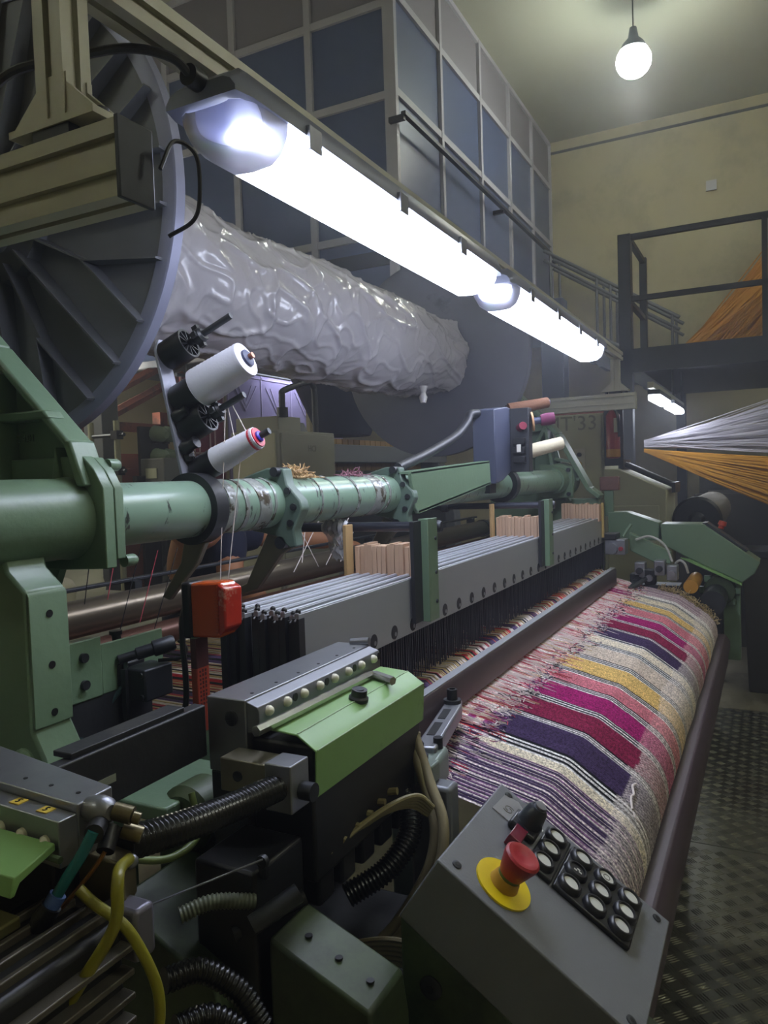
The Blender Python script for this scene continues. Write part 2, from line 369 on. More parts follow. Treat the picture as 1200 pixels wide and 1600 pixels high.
# yarn sheets drawn from the creels
def yarn_sheet(name, label, cat, pairs, r, m):
    mb = MB()
    for a, b, sag in pairs:
        a, b = V(a), V(b); pts = [a.lerp(b, t)-V(0,0,sag*4*t*(1-t)) for t in (0,.25,.5,.75,1)]
        mb.tube(pts, r, 3, cap=False)
    o = mb.build(name, m); tag(o, label, cat, kind='stuff'); return o
R = random.Random(3)
WY = mat('white_yarn', '#c8c4cf', .9, 0, .1, 20); OY = mat('orange_yarn', '#bd8524', .9, 0, .15, 8)
yarn_sheet('white_yarn_fan', 'fan of white yarns spreading right from beside the dark column', 'yarn',
    [((6.6,.93,1.80+R.uniform(-.03,.03)), (6.6+R.uniform(-.5,.5), -1.3, 1.6+(R.random()**1.0)*.95*(1 if k % 3 else .6)), R.uniform(0,.05)) for k in range(150)], .0035, WY)
yarn_sheet('orange_yarn_fan', 'fan of orange yarns spreading right and down below the white ones', 'yarn',
    [((6.6,.93,1.745+R.uniform(-.012,.012)), (6.2+R.uniform(-.4,.4), -1.3, .78+.09*(k % 9)+R.uniform(-.025,.025)), R.uniform(0,.05)) for k in range(220)], .0045, OY)
yarn_sheet('orange_yarn_curtain', 'steep curtain of orange yarn rising behind the platform railing', 'yarn',
    [((8.6+R.uniform(-.5,.5), .95-.9*R.random()**1.5, 2.60+R.uniform(0,.04)), (9.0+R.uniform(-.5,.5), -1.2-R.random()*.4, 3.9+1.5*R.random()), .02) for k in range(900)], .007, OY)
# clutter in the dark on the right
DK = mat('dusty_dark_machine', '#39372f', .7, 0, .25, 4)
dm = thing('dark_loom', 'dark unlit loom standing beneath the platform', 'loom', (7.6, -.6, 0))
MB().box(7.3, 7.9, -2.6, .55, .1, .95).build('bed', DK, dm); MB().box(7.25, 7.35, -2.6, .6, 0, 1.35).build('end_frame', DK, dm)
MB().box(7.8, 7.95, -2.6, .6, 0, 1.55).build('end_frame', DK, dm); MB().cyl((7.5,-2.6,1.25), (7.5,.5,1.25), .13, n=20).build('beam', DK, dm)
MB().box(7.2, 7.32, -1.3, -.2, 1.2, 1.34).build('guard', mat('brown_board', '#6d5330', .7, 0, .2, 4), dm)
for k, (x, y, z, s) in enumerate(((6.0,-.02,0,.2),(7.0,.62,0,.22),(5.7,-.55,0,.2))):
    bx = thing('storage_bin', ('grey storage bin by the aisle under the orange yarns', 'dark storage bin close to the platform column', 'small dark storage bin farthest right under the yarns')[k], 'bin', (x, y, z), 'bins under the platform')
    MB().prism([(y-s*.8,0),(y+s*.8,0),(y+s,.95),(y-s,.95)], 'X', x-s, x+s).build('body', DK, bx, .01)
    MB().box(x-s*1.05, x+s*1.05, y-s*1.05, y+s*1.05, .95, 1.0).build('rim', DARKF, bx, .006)
rt = thing('red_stack', 'reddish-brown sloping stack of cloth seen above the far crossbeam', 'cloth stack', (7.2, 1.6, 0))
MB().prism([(2.0,2.10),(1.3,2.27),(1.22,2.22),(1.22,2.12),(2.0,1.98)], 'X', 6.95, 7.5).build('cloth', mat('red_brown_cloth', '#7a3a2c', .9, 0, .2, 5), rt, .01)
MB().box(6.95, 7.5, 1.25, 2.0, 1.93, 1.98).build('shelf', DARKF, rt)
for x, y in ((6.98,1.28),(7.46,1.28),(6.98,1.88),(7.46,1.88)): MB().box(x-.02, x+.02, y-.02, y+.02, 0, 1.93).build('leg', DARKF, rt)
MB().box(6.97, 7.49, 1.24, 1.96, 1.98, 2.0).build('board', DARKF, rt)
# ------------------------------------------------------------------ the hall behind the loom (left side)
cab = thing('switch_cabinet', 'grey switch cabinet with a dark bent pipe on top, behind the green tube', 'cabinet', (4.0, 2.7, 0))
GCAB = mat('switch_cabinet_grey', '#8f8e80', .55, 0, .05, 4)
MB().box(3.72, 4.37, 2.6, 2.95, 0, 1.90).build('body', GCAB, cab, .006)
MB().box(3.74, 4.35, 2.588, 2.602, .1, 1.88).build('side_panel', GCAB, cab, .003)
MB().box(3.705, 3.722, 2.62, 2.93, .1, 1.88).build('door', mat('cabinet_cream', '#b3ae92', .55, 0, .05, 4), cab, .003)
MB().box(3.9, 4.15, 2.72, 3.05, 1.90, 2.0).build('top_box', GCAB, cab, .004)
text_mesh('HCI', 'lettering', INK, cab, (4.07, 2.587, 1.79), (1,0,0), (0,0,1), .055)
MB().tube(smooth_path([(3.92,2.7,1.99),(3.92,2.7,2.12),(3.95,2.7,2.16),(4.2,2.7,2.23),(4.28,2.7,2.22),(4.3,2.7,2.16),(4.3,2.7,1.9)], 5), .02, 10).build('pipe', DARKF, cab)
MB().cyl((3.92,2.7,1.99), (3.92,2.7,2.05), .035).build('pipe_socket', BLACK, cab)

def hanging_carpet(name, label, x0, x1, y, z0, z1, ground, line, style):
    t = thing(name, label, 'carpet', ((x0+x1)/2, y, z0)); MB().box(x0, x1, y, y+.02, z0, z1).build('pile', ground, t)
    mb = MB(); n = 4 if style == 'v' else 1; w = (x1-x0)/n; yy = y-.004; d = .02
    def bar(a, b, q=.014):
        a, b = V(a[0],yy,a[1]), V(b[0],yy,b[1]); u = (b-a); mb.obox((a+b)/2, (u.length, .006, q), u, (0,1,0), u.cross(V(0,1,0)))
    for i in range(n+1): bar((x0+i*w, z0), (x0+i*w, z1), d)
    for z in (z0+.25*(z1-z0), z0+.55*(z1-z0), z1-.03): bar((x0,z), (x1,z), d)
    for i in range(n):
        a = x0+i*w
        if style == 'v':
            for q in (.15, .30): bar((a+w*q, z1-.12), (a+w*.5, z1-.45+q*.4)); bar((a+w*(1-q), z1-.12), (a+w*.5, z1-.45+q*.4))
            for q in (.2,.4,.6,.8): bar((a+w*q, z0+.28*(z1-z0)), (a+w*q, z0+.52*(z1-z0)))
        else:
            for q in (.2, .32):
                P = [(a+w*.5, z1-.1-q*.3), (a+w*(.95-q), z1-.35), (a+w*(.95-q), z0+.75), (a+w*.5, z0+.55+q*.3), (a+w*(.05+q), z0+.75), (a+w*(.05+q), z1-.35)]
                for p, r in zip(P, P[1:]+P[:1]): bar(p, r, .02)
    mb.build('line_pattern', line, t); MB().cyl((x0-.05,y+.01,z1+.015), (x1+.05,y+.01,z1+.015), .018, n=8).build('hanging_rod', DSTEEL, t)
    for x in (x0+.1, x1-.1): MB().cyl((x,y+.01,z1), (x,y+.01,3.3), .005, n=6).build('hanging_wire', DSTEEL, t)
    return t
hanging_carpet('lilac_carpet', 'lilac patterned carpet hanging behind the grey switch cabinet', 6.28, 8.6, 5.0, 1.0, 2.75, mat('lilac_pile', '#8d83ad', .95, 0, .1, 6), mat('lilac_line', '#a79cc2', .95), 'v')
hanging_carpet('crimson_carpet', 'crimson carpet with cream medallions hanging left of the lilac one', 5.6, 6.22, 5.02, 1.0, 2.62, mat('crimson_pile', '#7d1f33', .95, 0, .15, 6), mat('cream_line', '#c9a9a4', .95), 'm')
fl = thing('strip_lamp', 'short glowing strip lamp glimpsed under the wrapped warp beam', 'lamp', (6.8, 4.8, 2.85))
MB().box(6.9, 7.9, 4.75, 4.87, 2.95, 3.0).build('housing', DSTEEL, fl); MB().box(6.92, 7.88, 4.76, 4.86, 2.9, 2.95).build('diffuser', LIT, fl, .008)
for x in (7.1, 7.7): MB().cyl((x,4.81,3.0), (x,4.81,3.3), .006, n=6).build('hanger', DSTEEL, fl)

# neighbouring loom on the right of the switch cabinet
nl = thing('neighbour_loom', 'grey neighbouring loom with a slatted tan cloth roll beyond the switch cabinet', 'loom', (5.2, 3.0, 0))
NG = mat('neighbour_grey', '#6b6f74', .5, 0, .1, 5)
MB().box(4.6, 7.2, 2.95, 3.1, 1.72, 1.86).build('top_beam', NG, nl, .005)
MB().prism([(2.8,0),(3.4,0),(3.4,2.0),(3.1,2.02),(2.95,1.7),(2.8,1.2)], 'X', 4.62, 4.78).build('end_frame', NG, nl, .008)
MB().prism([(2.8,0),(3.4,0),(3.4,2.0),(3.1,2.02),(2.95,1.7),(2.8,1.2)], 'X', 7.0, 7.16).build('end_frame', NG, nl, .008)
TAN = mat('tan_slat', '#9a7a4c', .8, 0, .15, 6)
for k in range(22): MB().box(4.82+k*.098, 4.91+k*.098, 3.14, 3.18, 1.66, 1.92).build('slat', TAN, nl)
MB().cyl((4.7,2.9,1.6), (7.1,2.9,1.6), .05, n=16).build('roller', DSTEEL, nl)
MB().box(4.8, 7.0, 2.9, 3.3, .2, 1.5).build('bed', DARKF, nl)
cn = thing('yarn_cone_funnel', 'dark tapering guard hanging between switch cabinet and beam flange', 'guard', (5.1, 3.4, 1.9))
MB().lathe((5.55,3.2,1.95), (5.55,3.2,2.7), [(0,.22),(1,.55)], 24).build('shell', mat('dark_blue_guard', '#22263c', .6, 0, .2, 5), cn)
MB().box(5.53, 5.57, 3.18, 3.22, 2.7, 3.3).build('hanger', DARKF, cn)
tag(MB().box(6.08, 6.2, 3.88, 3.92, .0, 2.6).build('plank', mat('pale_plank', '#b9ae84', .7, 0, .1, 5)), 'pale plank leaning upright behind the dark tapering guard', 'plank')

# far left: columns, rusty rack, shelving with cones
for k, (x, y, w, c, lab) in enumerate(((4.0,4.35,.16,'#4b4d50','dark grey steel column left of the yarn cones'),(3.9,4.72,.09,'#8a866c','slim pale column left of the dark grey one'))):
    o = MB().box(x, x+w, y, y+w*1.2, 0, 3.3).build('hall_column', mat('hall_column_%d' % k, c, .6, 0, .1, 4), bevel=.006); tag(o, lab, 'column')
rk = thing('rusty_rack', 'rust-brown steel rack with slanting beams behind the yarn cones', 'rack', (5.0, 5.4, 0))
RUST = mat('rust_paint', '#7a4230', .8, 0, .2, 5, dirt='#4b2a20', dscale=4)
for x in (4.7, 5.6): MB().box(x, x+.1, 5.3, 5.4, 0, 2.3).build('upright', RUST, rk)
MB().cyl((4.3,5.35,2.1), (6.0,5.35,2.9), .05, n=6).build('slanting_beam', RUST, rk); MB().cyl((4.3,5.35,1.9), (6.0,5.35,2.7), .05, n=6).build('slanting_beam', RUST, rk)
for z in (1.2, 1.75, 2.1): MB().box(4.5, 5.9, 5.3, 5.4, z, z+.08).build('cross_beam', RUST, rk)
tag(MB().box(4.55, 5.95, 5.5, 5.55, 0, 1.9).build('brown_panel', RUST), 'brown board closing the back of the rusty rack', 'panel')
gl = mat('greenish_glass', '#7f8f7c', .25, 0, .2, 9)
for k, (x, z) in enumerate(((4.5,1.74),(4.5,1.92),(4.62,1.74),(4.62,1.92),(4.4,1.56),(4.56,1.56))):
    t = thing('yarn_tensioner', ('small glassy yarn tensioner, lower of the front pair by the rusty rack', 'small glassy yarn tensioner, upper of the front pair by the rusty rack', 'small glassy yarn tensioner, lower of the rear pair by the rusty rack', 'small glassy yarn tensioner, upper of the rear pair by the rusty rack', 'lowest glassy yarn tensioner at left by the rusty rack', 'lowest glassy yarn tensioner at right by the rusty rack')[k], 'tensioner', (x, 4.25, z), 'yarn tensioners')
    MB().lathe((x,4.2,z+.06), (x,4.32,z+.08), [(0,.03),(.3,.06),(1,.065)], 12).build('cup', gl, t); MB().box(x-.02, x+.02, 4.3, 4.36, z, z+.1).build('holder', BLACK, t)
tag(MB().box(4.36, 4.66, 4.34, 4.37, .0, 2.05).build('tensioner_board', DARKF), 'dark upright board carrying the glassy yarn tensioners', 'board')
ss = thing('yarn_stand', 'pale tubular stand with clamps beside the grey columns', 'stand', (3.85, 4.1, 0))
TUBEG = mat('pale_tube_paint', '#8d8c74', .5, 0, .1, 6)
for y in (4.05, 4.30): MB().cyl((3.85,y,0), (3.85,y,2.05), .022, n=10).build('upright', TUBEG, ss)
for z in (1.45, 1.7, 1.95): MB().cyl((3.85,3.98,z), (3.85,4.34,z), .014, n=8).build('cross_bar', DSTEEL, ss)
for z in (1.45, 1.7, 1.95): MB().box(3.82, 3.88, 4.02, 4.08, z-.03, z+.03).build('clamp', BLACK, ss)
mbx = thing('meter_box', 'grey meter box with a pale label on the tubular stand', 'box', (3.98, 3.85, 1.6))
MB().box(3.95, 4.12, 3.72, 3.94, 1.54, 1.78).build('body', mat('meter_grey', '#5a5b58', .5, 0, .1, 6), mbx, .008); MB().box(3.944, 3.952, 3.79, 3.89, 1.64, 1.71).build('label', mat('meter_label', '#a7a88f', .6), mbx)
MB().box(3.87, 3.95, 3.9, 3.94, 1.6, 1.66).build('bracket', BLACK, mbx); MB().cyl((4.03,3.83,0), (4.03,3.83,1.54), .02, n=8).build('foot', DARKF, mbx)
wn = thing('lit_window', 'brightly lit yellow window low on the back wall', 'window', (7.6, 8.95, 1.9))
MB().box(7.1, 7.9, 8.93, 8.99, 1.95, 2.85).build('frame', MULL, wn); MB().box(7.16, 7.84, 8.90, 8.95, 2.0, 2.8).build('pane', mat('lit_window_pane', (1, .82, .25), .4, 0, 0, emit=1.6), wn)
sh = thing('bobbin_shelf', 'long shelf crowded with dull metal bobbins by the back wall', 'shelf', (4.3, 6.4, 0))
MB().box(3.4, 6.2, 6.3, 6.7, 1.5, 1.54).build('board', DARKF, sh); MB().box(3.4, 6.2, 6.3, 6.7, 1.85, 1.88).build('board', DARKF, sh)
for x in (3.45, 4.8, 6.15): MB().box(x-.02, x+.02, 6.3, 6.34, 0, 1.9).build('upright', DARKF, sh)
bobm = mat('bobbin_metal', '#8d8877', .4, .4, .2, 9); proto = None
for k in range(26):
    x = 3.5+k*.1
    if proto is None: proto = MB().lathe((x,6.45,1.54), (x,6.45,1.74), [(0,.04),(.08,.04),(.1,.025),(.85,.022),(.88,.036),(1,.036)], 10).build('bobbin', bobm); o = proto
    else: o = proto.copy(); COL.objects.link(o); o.location = proto.location+V(k*.1, R.uniform(-.03,.03), 0)
    tag(o, 'dull metal bobbin standing in the row on the shelf by the back wall', 'bobbin', 'bobbins on the back shelf')
# white bundles on a low table behind the loom
tb = thing('low_table', 'low grey metal table carrying white bundles behind the loom', 'table', (1.9, 2.7, 0))
MB().box(1.3, 3.0, 2.3, 3.3, .98, 1.02).build('top', GCAB, tb)
for x, y in ((1.35,2.35),(2.95,2.35),(1.35,3.25),(2.95,3.25)): MB().box(x-.025, x+.025, y-.025, y+.025, 0, .98).build('leg', GCAB, tb)
def bundle(name, label, c, size, seed):
    mb = MB(); n = 28; m = 20; vs = []; fs = []
    for i in range(m+1):
        for j in range(n):
            a = 2*PI*j/n; t = i/m; rr = min(1, (t*3)**.5) if t < .5 else 1
            # rounded slab: superellipse with folds
            ph = PI*t; k = math.sin(ph)**.35
            x = abs(math.cos(a))**.5*math.copysign(1, math.cos(a))*k; y = abs(math.sin(a))**.5*math.copysign(1, math.sin(a))*k; z = -math.copysign(abs(math.cos(ph))**.6, math.cos(ph))
            d = noise.noise(V(x*2.2+seed, y*2.2, z*2))*.16
            vs.append((c[0]+size[0]*x*(1+d), c[1]+size[1]*y*(1+d), c[2]+size[2]*(z*(1+d*1.4))))
    for i in range(m):
        for j in range(n): q = (j+1) % n; fs.append((i*n+j, i*n+q, (i+1)*n+q, (i+1)*n+j))
    mb.add(vs, fs); o = mb.build(name, mat('white_bundle_plastic', '#cfc9a8', .5, 0, .08, 8, .3, 12)); return tag(o, label, 'bundle', 'white bundles behind the loom')
bundle('white_bundle', 'large white plastic-wrapped bundle nearest the loom on the low table', (1.75,2.55,1.145), (.32,.2,.11), 1)
bundle('white_bundle', 'white bundle lying behind the largest one on the low table', (2.25,3.0,1.155), (.36,.2,.12), 4)
tag(MB().lathe((1.5,2.95,1.02), (1.5,2.95,1.30), [(0,.15),(.1,.16),(.9,.16),(1,.15)], 24).build('white_drum', mat('white_drum', '#c9c3ae', .6, 0, .05, 6)), 'white drum standing left of the bundles on the low table', 'drum')
# ------------------------------------------------------------------ aluminium lamp gantry
def slotted(u0, u1, v0, v1, slots_u=(), slots_v=(), w=.009, d=.007):
    """rectangle in (u,v) with slots: slots_v = v positions on both u sides, slots_u = u positions on both v sides"""
    P = [(u0,v0)]
    for s in sorted(slots_u): P += [(s-w/2,v0),(s-w/2,v0+d),(s+w/2,v0+d),(s+w/2,v0)]
    P.append((u1,v0))
    for s in sorted(slots_v): P += [(u1,s-w/2),(u1-d,s-w/2),(u1-d,s+w/2),(u1,s+w/2)]
    P.append((u1,v1))
    for s in sorted(slots_u, reverse=True): P += [(s+w/2,v1),(s+w/2,v1-d),(s-w/2,v1-d),(s-w/2,v1)]
    P.append((u0,v1))
    for s in sorted(slots_v, reverse=True): P += [(u0,s+w/2),(u0+d,s+w/2),(u0+d,s-w/2),(u0,s-w/2)]
    return P
ga = thing('lamp_gantry', 'slotted aluminium gantry carrying the fluorescent lamps over the loom', 'gantry', (2, .6, 1.86))
for x, y1 in ((.52, 1.7), (3.5, 1.25)):
    MB().prism(slotted(x, x+.042, 1.866, 1.937, (x+.021,), (1.885, 1.918)), 'Y', .53, y1).build('crossbeam', ALU, ga)
    MB().box(x-.001, x+.043, .526, .531, 1.864, 1.939).build('end_cap', DSTEEL if x < 1 else ALU, ga, .001)
    MB().prism(slotted(x, x+.034, .594, .632, (x+.017,), (.613,)), 'Z', 1.955, 2.09).build('post', ALU, ga)
    mb = MB()
    mb.prism([(.555,1.953),(.592,1.985),(.592,1.995),(.634,1.995),(.634,1.985),(.672,1.953)], 'X', x+.002, x+.008)
    mb.prism([(.555,1.953),(.592,1.985),(.592,1.995),(.634,1.995),(.634,1.985),(.672,1.953)], 'X', x+.027, x+.033)
    mb.box(x-.002, x+.038, .555, .672, 1.947, 1.954); mb.build('foot_bracket', ALU, ga)
    for y in (.57, .655): MB().cyl((x+.022,y,1.935), (x+.022,y,1.962), .008, n=10).build('foot_bolt', DSTEEL, ga)
    MB().box(x, x+.044, .59, .64, 1.937, 1.948).build('spacer', DSTEEL, ga)
MB().prism(slotted(.586, .624, 2.088, 2.126, (.605,), (2.107,)), 'X', .30, 3.56).build('rail', ALU, ga)
for y, z, x in ((.60,2.08,.515),): bolt(MB(), (x,y+.013,z), (-1,0,0)).build('bolt', STEEL, ga)
MB().box(.557, .572, .56, .70, 1.872, 1.93).build('joint_plate', ALU, ga)

# ------------------------------------------------------------------ fluorescent lamps
LENS_LIT = mat('lit_diffuser', (.74, .80, 1.0), .3, 0, 0, emit=TUBE_POWER)
LENS_END = mat('milky_lens_end', '#c9cdf0', .32, 0, .05, 8, trans=.75)
HOUS = mat('lamp_housing_grey', '#6b6f80', .45, 0, .06, 10)
def fluorescent(x0, x1, label, e0, e1):
    yc = .57; w = .054; t = thing('fluorescent_lamp', label, 'lamp', ((x0+x1)/2, yc, 2.07), 'fluorescent lamps on the gantry')
    def ring(k):  # outline in YZ for lens (from seam down)
        return [(yc+w*a, 2.030-.046*b) for a, b in ((1,0),(.96,.35),(.80,.72),(.52,.95),(0,1),(-.52,.95),(-.80,.72),(-.96,.35),(-1,0))]
    def section(xs, scales):
        mb = MB(); vs = []; n = 9
        for x, sc in zip(xs, scales):
            vs += [(x, yc+(y-yc)*(.55+.45*sc), 2.030+(z-2.030)*sc) for y, z in ring(0)]
        fs = [(k*n+i, k*n+i+1, (k+1)*n+i+1, (k+1)*n+i) for k in range(len(xs)-1) for i in range(n-1)]
        mb.add(vs, fs); return mb
    a = x0+e0; b = x1-e1
    dm_ = section([a, b], [1, 1]); dm_.add([(a,y,z) for y, z in ring(0)], [tuple(range(9))]); dm_.add([(b,y,z) for y, z in ring(0)], [tuple(range(8,-1,-1))]); dm_.build('diffuser', LENS_LIT, t)
    section([x0, x0+.006, x0+.02, x0+.045, a], [.05, .55, .85, 1, 1]).build('lens_end', LENS_END, t)
    section([b, x1-.045, x1-.02, x1-.006, x1], [1, 1, .85, .55, .05]).build('lens_end', LENS_END if e1 > .05 else LENS_LIT, t)
    h = [(yc+a_*w, 2.032+b_*.036) for a_, b_ in ((1.06,-.06),(1.06,.25),(.92,.75),(.7,1),(-.7,1),(-.92,.75),(-1.06,.25),(-1.06,-.06))]
    mb = MB(); n = 8; vs = []
    for x, sc in ((x0-.012,.0),(x0-.012,.5),(x0+.012,1),(x1-.012,1),(x1+.012,.5),(x1+.012,0)):
        vs += [(x, yc+(y-yc)*(.75+.25*sc), 2.032+(z-2.032)*(max(sc,.12) if sc < 1 else 1)) for y, z in h]
    fs = [(k*n+i, (k+1)*n+i, (k+1)*n+(i+1)%n, k*n+(i+1)%n) for k in range(5) for i in range(n)]
    fs += [tuple(range(n)), tuple(range(5*n+n-1, 5*n-1, -1))]
    mb.add(vs, fs).build('housing', HOUS, t)
    k = 0; x = x0+.12
    while x < x1-.08:
        for sy in (-1, 1):
            MB().box(x, x+.028, yc+sy*w*1.10-.004, yc+sy*w*1.10+.004, 2.012, 2.042).build('clip', STEEL, t, .001)
        x += .26
    MB().cyl((x0-.03,yc,2.052), (x0-.01,yc,2.052), .012).build('cable_gland', BLACK, t)
    return t
fluorescent(.70, 1.60, 'large near fluorescent lamp glowing blue-white under the aluminium rail', .085, .05)
fluorescent(1.685, 2.80, 'farther fluorescent lamp glowing at the end of the aluminium rail', .06, .06)
tag(MB().tube(smooth_path([(.675,.57,2.052),(.655,.58,2.066),(.63,.62,2.075),(.60,.68,2.066),(.57,.74,2.05),(.56,.80,2.0),(.56,.83,1.95)]), .005, 8).build('lamp_cable', BLACKP), 'dark supply cable looping from the near lamp towards the post', 'cable')
tag(MB().tube(smooth_path([(.56,.515,1.90),(.575,.51,1.93),(.60,.505,1.925),(.606,.507,1.89),(.605,.515,1.865),(.595,.54,1.85)]), .0022, 8).build('crossbeam_cable', BLACK), 'thin dark cable loop hanging at the near crossbeam end', 'cable')

# ------------------------------------------------------------------ warp beam
wb = thing('warp_beam', 'big warp beam with ribbed flanges and plastic-wrapped barrel', 'warp beam', (2.2, 1.42, 1.69))
AY, AZ, FR = 1.42, 2.155, .468
FLG = mat('dark_cast_flange', '#63656b', .55, .2, .12, 5, .25, 40)
RIM = mat('worn_flange_rim', '#83859a', .5, .3, .12, 12, .1, 60)
MB().lathe((1.075,AY,AZ), (1.10,AY,AZ), [(0,FR-.012),(1,FR-.012)], 96).build('flange', FLG, wb)
mb = MB(); n = 128; prof = [(1.072,FR-.03),(1.072,FR-.004),(1.075,FR),(1.098,FR),(1.102,FR-.004),(1.102,FR-.03)]
vs = []; fs = []
for x, r in prof:
    for i in range(n): a = 2*PI*i/n; vs.append((x, AY+r*math.cos(a), AZ+r*math.sin(a)))
m = len(prof)
for k in range(m):
    for i in range(n): j = (i+1) % n; q = (k+1) % m; fs.append((k*n+i, q*n+i, q*n+j, k*n+j))
mb.add(vs, fs).build('rim', RIM, wb)
nr = 18
for i in range(nr):
    a = 2*PI*(i+.3)/nr; u = V(0, math.cos(a), math.sin(a)); w = V(0, -math.sin(a), math.cos(a)); c = V(0, AY, AZ)
    mb = MB()
    def rib(p, q, t=.008, h0=.05, h1=.024):
        d = (q-p).normalized(); s_ = V(1,0,0).cross(d)*t/2
        x = 1.078
        vs = [V(x,0,0)+p-s_, V(x,0,0)+p+s_, V(x,0,0)+q+s_, V(x,0,0)+q-s_, V(x-h0,0,0)+p-s_*.5, V(x-h0,0,0)+p+s_*.5, V(x-h1,0,0)+q+s_*.5, V(x-h1,0,0)+q-s_*.5]
        mb.add(vs, [(0,1,2,3),(7,6,5,4),(0,4,5,1),(1,5,6,2),(2,6,7,3),(3,7,4,0)])
    if i % 2: rib(c+u*.11, c+u*(FR-.02))
    else:
        rib(c+u*.11, c+u*.28); rib(c+u*.28, c+u*(FR-.02)+w*.06, .007, .036); rib(c+u*.28, c+u*(FR-.02)-w*.06, .007, .036)
    mb.build('rib', FLG, wb, flat=True)
MB().lathe((.98,AY,AZ), (1.08,AY,AZ), [(0,.05),(.1,.075),(.6,.08),(.7,.13),(1,.135)], 40).build('hub', FLG, wb)
FAR = mat('painted_far_flange', '#6a6c7c', .45, .1, .08, 4, dirt='#4c4c5c', dscale=5, dlo=.62, dhi=.75)
MB().lathe((3.33,AY,AZ), (3.375,AY,AZ), [(0,FR-.006),(.1,FR),(1,FR)], 96).build('flange', FAR, wb)
MB().cyl((.80,AY,AZ), (3.62,AY,AZ), .045, n=24).build('shaft', DSTEEL, wb)
# plastic-wrapped barrel
PLAS = mat('crumpled_plastic_film', '#bab7be', .19, 0, .07, 10, .06, 18, spec=.7)
def wrap():
    nx, nt = 420, 200; vs = []; fs = []
    for i in range(nx+1):
        t = i/nx; x = 1.103+t*2.2
        for j in range(nt):
            a = 2*PI*j/nt
            base = .203-.03*t
            ca, sa = math.cos(a), math.sin(a)
            sp = a/(2*PI)*1.2
            # spiral gathers around the barrel: layered ridged noise sheared along the barrel
            tw = x*4.2-a*.55                        # film wound in a loose spiral
            f1 = noise.noise(V(tw, ca*.9+3, sa*.9))
            f2 = max(0, 1-5*abs(noise.noise(V(x*4.5+sa*1.1, ca*1.5, sa*1.5+7))))
            f3 = max(0, 1-6*abs(noise.noise(V(x*9-ca*1.8, ca*2.6+5, sa*2.6))))
            f4 = max(0, 1-6*abs(noise.noise(V(x*15+ca*6, ca*2.0+1, sa*2.0+9))))
            r = base+.018*f1+.011*f2*f2+.006*f3*f3+.002*f4*f4+.008*math.sin(x*5.2+1.2+.6*sa)
            # loose film flares at the far end and a knot under the barrel
            if t > .955: r += .035*((t-.955)/.045)*max(0, .35+noise.noise(V(a*2, 3, x*3)))
            if t > .80: r += .03*max(0, noise.noise(V(x*6, ca*2, sa*2)))*(t-.80)/.2
            sag = .022*max(0, -sa)*(.6+.4*math.sin(x*3))
            vs.append((x, AY+r*ca, AZ+r*sa-sag))
    for i in range(nx):
        for j in range(nt): k = (j+1) % nt; fs.append((i*nt+j, i*nt+k, (i+1)*nt+k, (i+1)*nt+j))
    mb = MB(); mb.add(vs, fs); return mb.build('plastic_wrap', PLAS, wb, ang=180)
wrap()
MB().lathe((2.93,1.30,1.905), (2.935,1.30,1.975), [(0,.012),(.35,.018),(.6,.010),(1,.02)], 10).build('film_knot', mat('white_film', '#d8d6da', .3), wb)

# ------------------------------------------------------------------ cross tube with its wrappings
TY, TZ, TR = .85, 1.557, .0465
tu = thing('cross_tube', 'thick scratched green cross tube spanning the loom', 'tube', (2.1, TY, TZ-TR))
MB().cyl((.745,TY,TZ), (3.45,TY,TZ), TR, n=48).build('tube', GREEN_TUBE, tu)
FILM = mat('torn_film_bands', '#8d918c', .22, 0, .25, 30, .6, 45, dirt='#4b4438', dscale=30, dlo=.5, dhi=.56)
def band(x0, x1, seed, k=1.0):
    nx, nt = 14, 64; vs = []; fs = []
    for i in range(nx+1):
        for j in range(nt):
            a = 2*PI*j/nt; x = x0+(x1-x0)*i/nx+.006*math.sin(a+seed)
            r = TR+.0012+.0022*k*abs(noise.noise(V(x*60, a*2, seed)))
            if i in (0, nx): r = TR-.002
            vs.append((x, TY+r*math.cos(a), TZ+r*math.sin(a)))
    for i in range(nx):
        for j in range(nt): q = (j+1) % nt; fs.append((i*nt+j, i*nt+q, (i+1)*nt+q, (i+1)*nt+j))
    mb = MB(); mb.add(vs, fs); mb.build('film_band', FILM, tu, ang=20)
for x0, x1, s in ((1.005,1.03,1),(1.05,1.062,2),(1.085,1.125,3),(1.135,1.142,7),(1.30,1.306,8),(1.36,1.366,9),(1.44,1.45,4),(1.52,1.575,5),(1.595,1.605,6)): band(x0, x1, s)
FLUFF = mat('tan_fluff', '#c7a67a', .95, 0, .2, 60); PINKF = mat('pink_fluff', '#9a6a78', .95, 0, .2, 60)
def fluff(name, label, c, r, n, m, sq=(1,1,.5), cat='yarn waste', th=.0012, parent=None, seed=5):
    rr = random.Random(seed); mb = MB()
    for i in range(n):
        p = V(c)+V(rr.gauss(0,r*sq[0]), rr.gauss(0,r*sq[1]), abs(rr.gauss(0,r*sq[2]))); pts = [p]
        d = V(rr.gauss(0,1), rr.gauss(0,1), rr.gauss(0,.5)).normalized()
        for k in range(4):
            d = (d+V(rr.gauss(0,.7), rr.gauss(0,.7), rr.gauss(0,.5))).normalized(); q = pts[-1]+d*r*.45; q.z = max(q.z, c[2]-.001); pts.append(q)
        mb.tube(pts, th, 4, cap=False)
    o = mb.build(name, m, parent); tag(o, label if parent is None else None, cat if parent is None else None, kind='stuff'); return o
fluff('lint_tuft', 'tuft of tan yarn waste lying on the green cross tube', (1.27,.85,TZ+TR), .016, 130, FLUFF)
fluff('lint_tuft', 'small pinkish wad of lint on the green cross tube near the arm', (1.50,.85,TZ+TR), .012, 60, PINKF, (1.4,.8,.25), seed=8)

